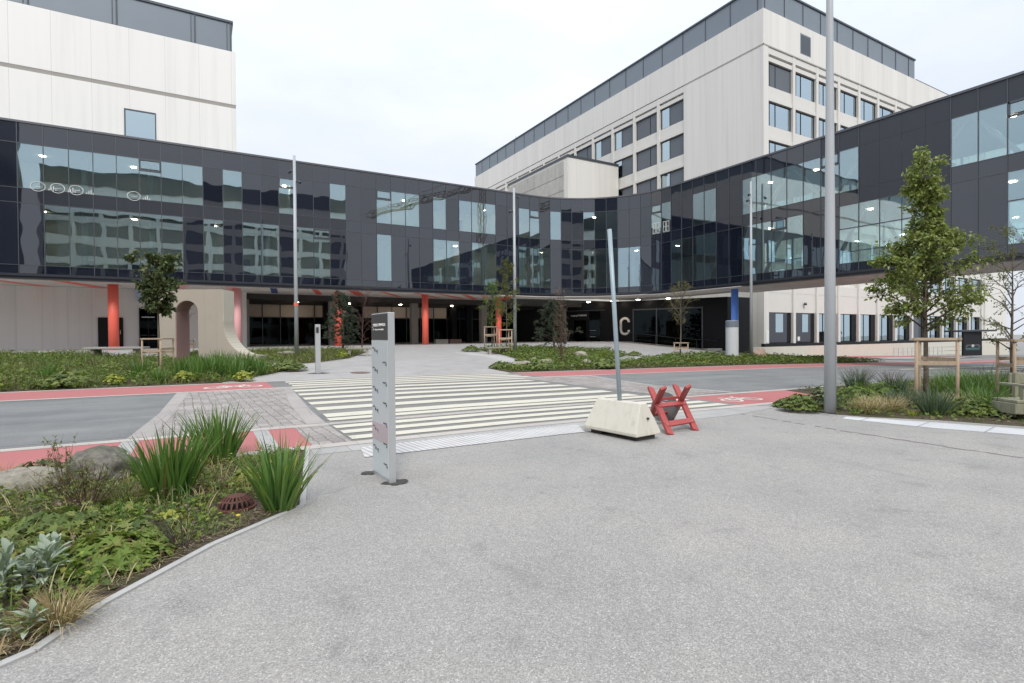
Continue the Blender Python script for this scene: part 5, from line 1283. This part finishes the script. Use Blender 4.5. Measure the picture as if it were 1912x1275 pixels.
def stems(loc, seed, label, n, h, mat, leafm=None, spread=.2, group=None, name='bare_shrub'):
    r_ = random.Random(seed); mb = MB()
    for i in range(n):
        a = r_.uniform(0, 6.28); q = Vector((math.cos(a), math.sin(a), 0)); p = q*r_.uniform(0, .05); hh = h*r_.uniform(.6, 1); tip = p+q*spread*r_.uniform(.3, 1)+UPV*hh; mid = p.lerp(tip, .5)+rvec(r_)*.03*h
        mb.tube([p, mid, tip], [.004, .003, .0015], 4)
        for k in range(4):
            b = mid.lerp(tip, r_.random()); e = b+(q*r_.uniform(-.5, 1)+UPV*r_.uniform(.3, 1)+rvec(r_)*.5)*h*.2; mb.tube([b, e], [.002, .001], 3)
            if leafm:
                for j in range(3): leaf(mb, b.lerp(e, r_.random()), rvec(r_), UPV, .035, .02, 1)
    o = mb.build(name, [mat]+([leafm] if leafm else []), None); o.location = (*loc, H(*loc)); return tag(o, label, 'shrub', group)
stems(at_px(345, 1030), 61, 'small bare dark stemmed shrub in front of the drain grate', 14, .32, M['barkdark'], None, .22)
stems(at_px(160, 960), 62, 'straggly brown twiggy shrub in front of the boulders', 40, .46, M['redtwig'], M['cover2'], .34)
stems(at_px(125, 930), 63, 'tall leafy stemmed shrub poking above the pale boulder', 10, .6, M['drybrown'], M['cover1'], .15)
clump_blades('grass_tuft', 'brown dead grass heap between the left irises and the drain grate', 'grass tuft', at_px(400, 915), 34, 280, .2, .2, .006, 1.2, 1.3, [M['drybrown'], M['tawny']], brown=.3)
o = clump_blades('dandelion', 'small dandelion plant with one yellow flower before the drain grate', 'dandelion', at_px(440, 985), 35, 22, .09, .04, .014, 1.2, .9, [M['cover1']])
MB().rings(.02, .0, [(.004, .085), (.019, .09), (.017, .097), (.004, .1)], 12).build('flower', simple('dandelion_yellow', (.6, .45, .02), None), o, world=False)
def boulder(loc, size, seed, mat, label, sink=.25, group=None):
    r_ = random.Random(seed); bm = bmesh.new(); bmesh.ops.create_icosphere(bm, subdivisions=4, radius=1)
    o3 = Vector((seed*3.7, seed*1.3, 0))
    for v in bm.verts:
        n1_ = mnoise.fractal(v.co*1.1+o3, 1, 2, 4); d = v.co.normalized(); v.co = d*(1+.28*n1_)
        v.co.z = max(v.co.z, -.5)
        q = round(v.co.x*3.1+n1_)/3.1; v.co.x = v.co.x*.75+q*.25
        v.co = Vector((v.co.x*size[0], v.co.y*size[1], v.co.z*size[2]))
    me = bpy.data.meshes.new('boulder'); bm.to_mesh(me); bm.free(); me.materials.append(mat); me.polygons.foreach_set('use_smooth', [True]*len(me.polygons))
    o = bpy.data.objects.new('boulder', me); C.objects.link(o); o.location = (loc[0], loc[1], H(loc[0], loc[1])+size[2]*(.5-sink)); o.rotation_euler = (0, 0, r_.uniform(0, 6)); return tag(o, label, 'boulder', group)
boulder((-1.0, 7.55), (.46, .32, .26), 3, M['stonedark'], 'broad dark mossy boulder between the left iris and the red lane', .1)
bo_ = boulder((-1.62, 7.4), (.42, .26, .17), 8, M['stone'], 'long pale grey boulder left of the mossy one', .1); bo_.rotation_euler[2] = .3

# far plantings: cover, clumps, boulders
scatter_cover(BEDB, 24000, .14, .30, 2, [M['cover2'], M['cover1'], M['geran'], M['cover2'], M['leafyoung']], None, .6, (-12, 4, 21.4, 38), .12, (1, 0, 2, 1, 0))
scatter_cover(BEDC, 8000, .14, .22, 3, [M['cover2'], M['geran'], M['cover2']], None, .5, None, .15, (1, 0, 1))
scatter_cover(BEDD, 22000, .16, .30, 4, [M['leafyoung'], M['cover1'], M['geran'], M['cover1']], None, .6, None, .12, (0, 2, 0, 0))
scatter_cover(BEDE, 9000, .08, .16, 6, [M['cover2'], M['cover1'], M['geran'], M['cover2']], None, .8, (10.9, 26, 2.2, 10.3), .25, (0, 2, 2, 1))
rr = random.Random(77); n_i = 0; proto = None
GI = 'irises in the far left planting'
for px, py, s in ((335, 708, 1.0), (352, 702, .9), (372, 708, 1.1), (388, 700, 1.0), (402, 706, 1.15), (420, 702, 1.0), (438, 706, 1.05), (455, 700, 1.1), (472, 697, .95), (486, 700, .9), (88, 712, .9), (262, 706, 1.0), (300, 716, .8), (360, 690, 1), (410, 690, 1.1), (445, 690, 1)):
    q = g(px, py)
    lab = 'green sword leaved iris in the row in front of the arch sculpture' if px > 320 else 'green sword leaved iris standing alone in the far left planting'
    if proto is None: proto = clump_blades('iris_plant', lab, 'iris', (q.x, q.y), 71, 60, .95, .28, .045, .3, .35, [M['iris']], GI)
    else: dup(proto, (q.x, q.y, H(q.x, q.y)), rr.uniform(0, 6), lab, s*rr.uniform(.9, 1.1))
pr2 = None
for px, py, s, lab in ((345, 713, 1.0, 'round lime green plant at the lane edge below the arch'), (455, 712, 1.0, 'round lime green plant at the lane edge near the curved foot'), (640, 668, 1.0, 'round lime green plant by the path left of the totem'), (215, 718, .9, 'round lime green plant at the lane edge left of the staked leafy tree')):
    q = g(px, py)
    if pr2 is None: pr2 = clump_lobed('lady_mantle', lab, 'lime plant', (q.x, q.y), 72, 160, .36, .4, .07, [M['lime']], 'lime green plants along the far lane', 8, .8)
    else: dup(pr2, (q.x, q.y, H(q.x, q.y)), rr.uniform(0, 6), lab, s)
pr3 = None
for px, py, s, lab in ((1000, 690, 1.2, 'low leafy shrub right of the pale boulder by the far lane'), (1265, 676, 1.0, 'low round leafy shrub in the strip planting below the bare tree'), (1320, 672, 1.2, 'wide leafy shrub in the strip planting left of the white cylinder'), (1130, 688, 1.2, 'leafy shrub in the strip planting left of the leaning post'), (935, 688, .8, 'small leafy shrub at the left tip of the middle planting'), (1460, 674, .9, 'leafy shrub right of the reddish boulder'), (1185, 664, .7, 'small dark shrub at the inner tip of the middle planting'), (880, 656, .9, 'low shrub left of the weathered bench in the middle planting'), (540, 692, 1.0, 'low leafy shrub at the right tip of the far left planting'), (120, 722, 1.1, 'low leafy shrub at the lane edge in the far left planting')):
    q = g(px, py)
    if pr3 is None: pr3 = clump_lobed('leafy_shrub', lab, 'shrub', (q.x, q.y), 73, 330, .75, .42, .10, [M['cover1']], 'leafy shrubs in the far plantings', 5, .6)
    else: dup(pr3, (q.x, q.y, H(q.x, q.y)), rr.uniform(0, 6), lab, s)
for px, py, sz, sd, mt, lab in ((975, 688, (.85, .5, .42), 11, 'stone', 'pale boulder at the left end of the middle planting beside the zebra crossing'), (1020, 681, (.7, .4, .34), 12, 'stone', 'flat pale boulder second from the left in the middle planting'), (995, 676, (.4, .3, .28), 16, 'stone', 'small pale boulder behind the two pale ones in the middle planting'), (1085, 669, (.8, .6, .5), 13, 'stone', 'pale boulder behind the brown columnar shrub'), (1094, 680, (.55, .4, .3), 17, 'stone', 'low light boulder just left of the leaning post'), (1417, 668, (.62, .55, .55), 14, 'stonepink', 'rounded reddish boulder at the foot of the lamp post by the blue column'), (538, 664, (1.1, .5, .3), 15, 'stone', 'long low boulder in the small bed beside the slim lamp post')):
    boulder(at_px(px, py), tuple(x*(.66 if mt == 'stone' else .9) for x in sz), sd, M[mt], lab, .12, 'boulders in the far plantings')
# right planting, close to the tall mast
GT = 'straw coloured grass tufts in the right planting'
for px, py, h, sp_r, lab, sd in ((1622, 772, .55, .18, 'straw coloured grass tuft just right of the tall mast', 81), (1662, 768, .55, .24, 'widest straw coloured grass tuft left of the staked tree', 82), (1795, 768, .6, .22, 'straw coloured grass tuft behind the right stake of the tree', 83)):
    clump_blades('grass_tuft', lab, 'grass tuft', at_px(px, py), sd, 380, h, sp_r, .008, .62, 1.0, [M['straw'], M['tawny']], GT, brown=.2)
GB = 'blue green grassy plants in the right planting'
for px, py, h, n, lab, sd, mt in ((1598, 728, .85, 160, 'blue green spiky plant behind the tall mast', 84, 'bluegrey'), (1668, 742, .85, 150, 'blue green spiky plant left of the staked tree', 85, 'bluegrey'), (1745, 775, .72, 220, 'blue green broad leaved tuft between the tree stakes', 86, 'bluegrey'), (1690, 760, .55, 200, 'grey green feathery tuft at the left tree stake', 87, 'bluegrey')):
    clump_blades('spiky_plant', lab, 'spiky plant', at_px(px, py), sd, n, h, .2, .02, .5, .5, [M[mt]], GB)
GF = 'green sword leaved plants behind the tree stakes'
for i, (px, py, h) in enumerate(((1755, 738, .95), (1785, 732, .95), (1812, 738, 1.0), (1838, 735, 1.0), (1825, 760, .85), (1845, 775, .75), (1800, 745, .95), (1860, 742, .95))):
    clump_blades('iris_plant', 'green sword leaved plant in the mass between the right stake and the timber bench', 'iris', at_px(px, py), 90+i, 120, h, .32, .022, .45, .75, [M['iris']], GF)
GS = 'low leafy shrubs in the right planting'
for px, py, rd, h, lab, sd, mt in ((1492, 768, .42, .36, 'low dark leafy shrub left of the tall mast', 101, 'cover1'), (1535, 762, .42, .46, 'low leafy shrub at the foot of the tall mast', 102, 'leafdark'), (1600, 755, .55, .5, 'bright leafy shrub right of the tall mast', 103, 'leafyoung'), (1650, 752, .5, .48, 'bright leafy shrub behind the straw grass', 104, 'leafyoung'), (1815, 775, .5, .4, 'dark leafy shrub left of the timber bench', 105, 'cover1'), (1470, 760, .3, .18, 'low creeping shrub at the left tip of the right planting', 107, 'cover1')):
    clump_lobed('leafy_shrub', lab, 'shrub', at_px(px, py), sd, 330, rd, h, .066, [M[mt], M['drybrown']], GS, 5, .55)
clump_blades('grass_tuft', 'small yellow green tuft at the edge of the right planting', 'grass tuft', at_px(1703, 778), 108, 90, .2, .06, .007, .5, .6, [M['lime']])
def haze_shrub(loc, seed, label, h, n, mat, leafm, w_=.4, nm='bare_shrub', group=None): return stems(loc, seed, label, n, h, mat, leafm, w_, group, nm)
haze_shrub(at_px(1610, 720), 111, 'fine grey twiggy shrub behind the tall mast', .62, 60, M['redtwig'], None, .5)
haze_shrub(at_px(1665, 722), 112, 'fine grey twiggy shrub left of the staked tree', .55, 50, M['redtwig'], None, .5)
haze_shrub(at_px(1868, 735), 113, 'dark reddish twiggy shrub behind the timber bench', .75, 50, M['barkdark'], M['leafdark'], .5)

# ------------------------------------------------------------------ trees
def tree(name, label, loc, seed, height, trunk_h, prof, n_limb, n_sub, leaves, lsize, lmat, barkm, tr=.05, lean=(0, 0), rise=.75, jit=.16, cat='tree', group=None, lwidth=.6, cl_=None, droop=.15):
    """tapered trunk, limbs, twigs; leaves in clusters along the twigs. prof(u) = crown radius at height share u of the crown"""
    r_ = random.Random(seed); wood = MB(); fol = MB(); base = Vector((0, 0, 0)); tp = Vector((lean[0], lean[1], height))
    trunk = []; 
    for i in range(9): u = i/8; trunk.append(Vector((lean[0]*u*u+r_.uniform(-1, 1)*.012*height*u*(1-u)*2, lean[1]*u*u+r_.uniform(-1, 1)*.012*height*u*(1-u)*2, height*u*.97)))
    wood.tube([Vector((0, 0, -.15))]+trunk[1:], [tr*1.25]+[tr*(1-.9*i/8) for i in range(1, 9)], 9)
    def tpt(z): 
        u = max(0, min(.999, z/(height*.97)))*8; i = int(u); return trunk[i].lerp(trunk[i+1], u-i)
    twigs = []
    for i in range(n_limb):
        u = ((i+r_.random()*.8)/n_limb); z = trunk_h+(height-trunk_h)*u*.93; a = i*2.4+r_.uniform(-.4, .4); rad = prof(u)*r_.uniform(.72, 1.08)
        b = tpt(z); q = Vector((math.cos(a), math.sin(a), 0)); rs_ = rise*r_.uniform(.7, 1.3)
        e = b+q*rad+UPV*rad*rs_*.6; m = b.lerp(e, .5)+UPV*rad*.10*rs_+rvec(r_)*rad*.08
        r0 = max(.004, tr*.42*(1-u*.7)); wood.tube([b, m, e], [r0, r0*.6, r0*.22], 5)
        for k in range(n_sub):
            t_ = r_.uniform(.25, 1); s0 = b.lerp(m, t_*2) if t_ < .5 else m.lerp(e, t_*2-1); d = (q*r_.uniform(.2, 1)+UPV*r_.uniform(-.1, .9)*rise+rvec(r_)*.75).normalized(); ln = max(.12, rad*r_.uniform(.22, .5)); s1 = s0+d*ln
            wood.tube([s0, s0.lerp(s1, .5)+rvec(r_)*ln*.08, s1], [r0*.35, r0*.25, .0018], 4, 0, False); twigs.append((s0, s1, d, u))
    for k in range(6): twigs.append((tpt(height*(.9+.012*k)), tp+rvec(r_)*.12, UPV, 1))
    if leaves:
        per = max(1, leaves//len(twigs))
        for s0, s1, d, u in twigs:
            cc = mnoise.noise(s1*1.3+Vector((seed, 0, 0)))
            kk = int(per*max(.05, 1+(cl_ or 1.2)*cc))
            for j in range(max(1, kk)):
                t_ = r_.random()**.6; p = s0.lerp(s1, t_)+rvec(r_)*jit*r_.random(); dv = (d*.5+rvec(r_)+Vector((0, 0, -.25))).normalized(); leaf(fol, p, dv, (UPV+rvec(r_)*.7).normalized(), lsize*r_.uniform(.6, 1.25), lsize*lwidth*r_.uniform(.7, 1.2), 0, droop)
    o = thing(name, label, cat, (loc[0], loc[1], H(loc[0], loc[1])), 0, group)
    wood.build('trunk', barkm, o, world=False, smooth=True)
    if fol.v: fol.build('crown', lmat, o, world=False)
    return o
def htop(px, py, loc):
    d = (Vector((loc[0], loc[1], 0))-Vector((0, 0, 0))).dot(Vector((fw.x, fw.y, 0)).normalized()); r = ray(px, py); return CZ+r.z*(d/(r.x*fw.x+r.y*fw.y))*1.0-H(loc[0], loc[1])
def stakes(loc, label, h, w_, rz, n=3, double=True, mat='wood', t_=.035):
    o = thing('tree_stakes', label, 'tree stakes', (loc[0], loc[1], H(loc[0], loc[1])), rz, 'timber frames round the young trees')
    P = [Vector((w_*math.cos(2*math.pi*k/n+.5), w_*math.sin(2*math.pi*k/n+.5), 0)) for k in range(n)]
    for q in P: mb = MB(); mb.tube([q-UPV*.2, q+UPV*h], t_, 9); mb.build('post', M[mat], o, world=False, smooth=True)
    for k in range(n):
        a, b = P[k], P[(k+1) % n]; d = (b-a).normalized()*(t_*2)
        mb = MB(); mb.bar(a-d+UPV*(h+t_), b+d+UPV*(h+t_), t_*2.2, t_*1.6); mb.build('top_rail', M[mat], o, world=False, bevel=.004)
        if double: mb = MB(); z = h*(.62+.05*k); mb.bar(a*1.06+UPV*z, b*1.06+UPV*z, t_*.8, t_*2.6); mb.build('brace_rail', M[mat], o, world=False)
    return o
ov = lambda w0, pk=.4, lo=.25: (lambda u: w0*(lo+(1-lo)*math.sin(math.pi*min(1, max(0, u/(2*pk) if u < pk else .5+(u-pk)/(2*(1-pk)))))))
# big maple on the right
lc = at_px(1729, 752); Ht = htop(1705, 280, lc)
def bigprof(u):
    if u < .05: return 1.0
    if u < .12: return 1.25
    if u < .40: return .88+.05*math.sin((u-.12)/.28*3.14)
    if u < .54: return .86-.46*(u-.40)/.14
    if u < .62: return .30
    return .27+.10*math.sin((u-.62)/.38*3.14)
big = tree('maple_tree', 'big leafy young maple with a narrow topknot inside a timber frame on the right', lc, 201, Ht, 1.75, bigprof, 60, 11, 12500, .105, M['leaf'], M['bark'], .062, (-.12, 0), .85, .15, lwidth=.75, cl_=2.0, droop=.25)
stakes(at_px(1738, 760), 'tallest timber stake frame, round the big leafy maple', htop(1738, 636, at_px(1738, 760)), .48, R(20), 3, True, 'wood', .036)
lc = at_px(1890, 752); tree('young_tree', 'sparse young tree with fine pale leaves at the right edge', lc, 202, htop(1890, 425, lc), 1.2, ov(1.0, .35, .35), 28, 7, 2200, .06, M['leafolive'], M['bark'], .045, (0.05, 0), 1.0, .1)
stakes(at_px(1893, 752), 'timber stake frame behind the timber bench at the right edge', htop(1893, 638, lc), .35, R(50))
# left leafy tree and the bare one behind the arch
lc = (-1.55, 26.0); tree('young_tree', 'small dense dark leaved tree in front of the arch sculpture', lc, 203, htop(300, 478, lc), 2.35, lambda u: .38+.36*math.sin(math.pi*min(1, u*.5+.15)) if u < .9 else .5, 30, 8, 4000, .17, M['leafdark'], M['bark'], .05, (-.05, 0), .8, .13, lwidth=.75, cl_=2.4, droop=.3)
stakes((-1.55, 26.0), 'timber stake frame round the small dense tree by the arch', htop(300, 634, lc), .62, R(10), 3, True, 'wood', .035)
lc = (-1.1, 37.2); tree('bare_tree', 'small bare tree seen through the arch of the sculpture', lc, 204, htop(355, 563, lc), 1.3, ov(1.0, .4, .3), 26, 6, 0, .1, None, M['bark'], .05, (0, 0), 1.2)
stakes(lc, 'low timber stake frame round the bare tree seen through the arch', htop(355, 636, lc), .8, R(10), 3, True, 'wood', .04)
# pines and shrubs beside the coral column
def pine(name, label, loc, seed, height, rad, n, mat, cat='pine'):
    r_ = random.Random(seed); wood = MB(); fol = MB(); wood.tube([(0, 0, -.1), (0, 0, height*.95)], [.09, .015], 7)
    for i in range(n):
        u = (i+.5)/n; z = height*(.08+.88*u); a = i*2.4; rr_ = rad*(1-u*.72)*r_.uniform(.55, 1.15)*(.7 if u < .12 else 1); b = Vector((0, 0, z)); e = b+Vector((math.cos(a)*rr_, math.sin(a)*rr_, rr_*.35)); wood.tube([b, e], [.02, .006], 4)
        for k in range(9):
            p = b.lerp(e, r_.uniform(.35, 1.05))+rvec(r_)*.18
            for j in range(16):
                d = (rvec(r_)+UPV*.6+(e-b).normalized()*.4).normalized(); leaf(fol, p, d, rvec(r_), r_.uniform(.13, .26), .045, 0, .05)
    o = thing(name, label, cat, (loc[0], loc[1], H(loc[0], loc[1]))); wood.build('trunk', M['bark'], o, world=False); fol.build('crown', mat, o, world=False); return o
lc = (8.1, 36.6); pine('pine_tree', 'dark bushy pine in front of the coral column, left of the totem', lc, 205, htop(640, 548, lc), 1.55, 34, M['needle'])
lc = (9.3, 36.4); tree('bare_shrub', 'fine reddish bare shrub rising beside the dark pine', lc, 206, htop(672, 535, lc), .5, ov(1.2, .6, .3), 34, 8, 250, .06, M['drybrown'], M['redtwig'], .04, (.5, 0), 1.3, .1, 'shrub')
lc = (22.8, 33.2); pine('pine_tree', 'blue green bushy pine behind the brown columnar shrub in the middle planting', lc, 207, htop(1030, 562, lc), 1.9, 34, M['needle'])
lc = (16.9, 23.9); tree('columnar_shrub', 'tall narrow brown twiggy shrub in the middle planting', lc, 208, htop(1049, 537, lc), .15, lambda u: .5-.22*u, 60, 7, 900, .07, M['drybrown'], M['redtwig'], .035, (-.05, 0), 2.2, .08, 'shrub')
for lc, seed, pxt, pyt, lab, mt, lv, w_ in (((18.6, 35.2), 209, 914, 528, 'slender green leaved staked tree, left one of the pair by the last coral column', 'leafyoung', 1500, .95), ((17.6, 31.2), 210, 946, 482, 'tall feathery olive leaved staked tree beside the slim lamp post', 'leafolive', 2600, 1.0)):
    tree('young_tree', lab, lc, seed, htop(pxt, pyt, lc), 1.7, ov(w_, .3, .25), 28, 7, lv, .12, M[mt], M['bark'], .045, (.1, 0), 1.1, .14)
stakes((18.6, 35.2), 'low timber stake frame round the slender green tree', 1.65, .55, R(15), 3, True, 'wood', .04)
stakes((17.6, 31.2), 'low timber stake frame round the feathery olive tree', 1.6, .5, R(15), 3, True, 'wood', .04)
lc = at_px(1271, 668); tree('young_tree', 'nearly bare staked tree with yellow leaf buds in front of the black entrance', lc, 211, htop(1268, 532, lc), 2.15, ov(1.15, .45, .35), 34, 8, 1500, .06, M['leafyellow'], M['twig'], .05, (0, 0), 1.7, .12)
stakes(lc, 'low timber stake frame round the nearly bare tree with yellow buds', htop(1268, 641, lc), .52, R(20), 3, True, 'wood', .035)
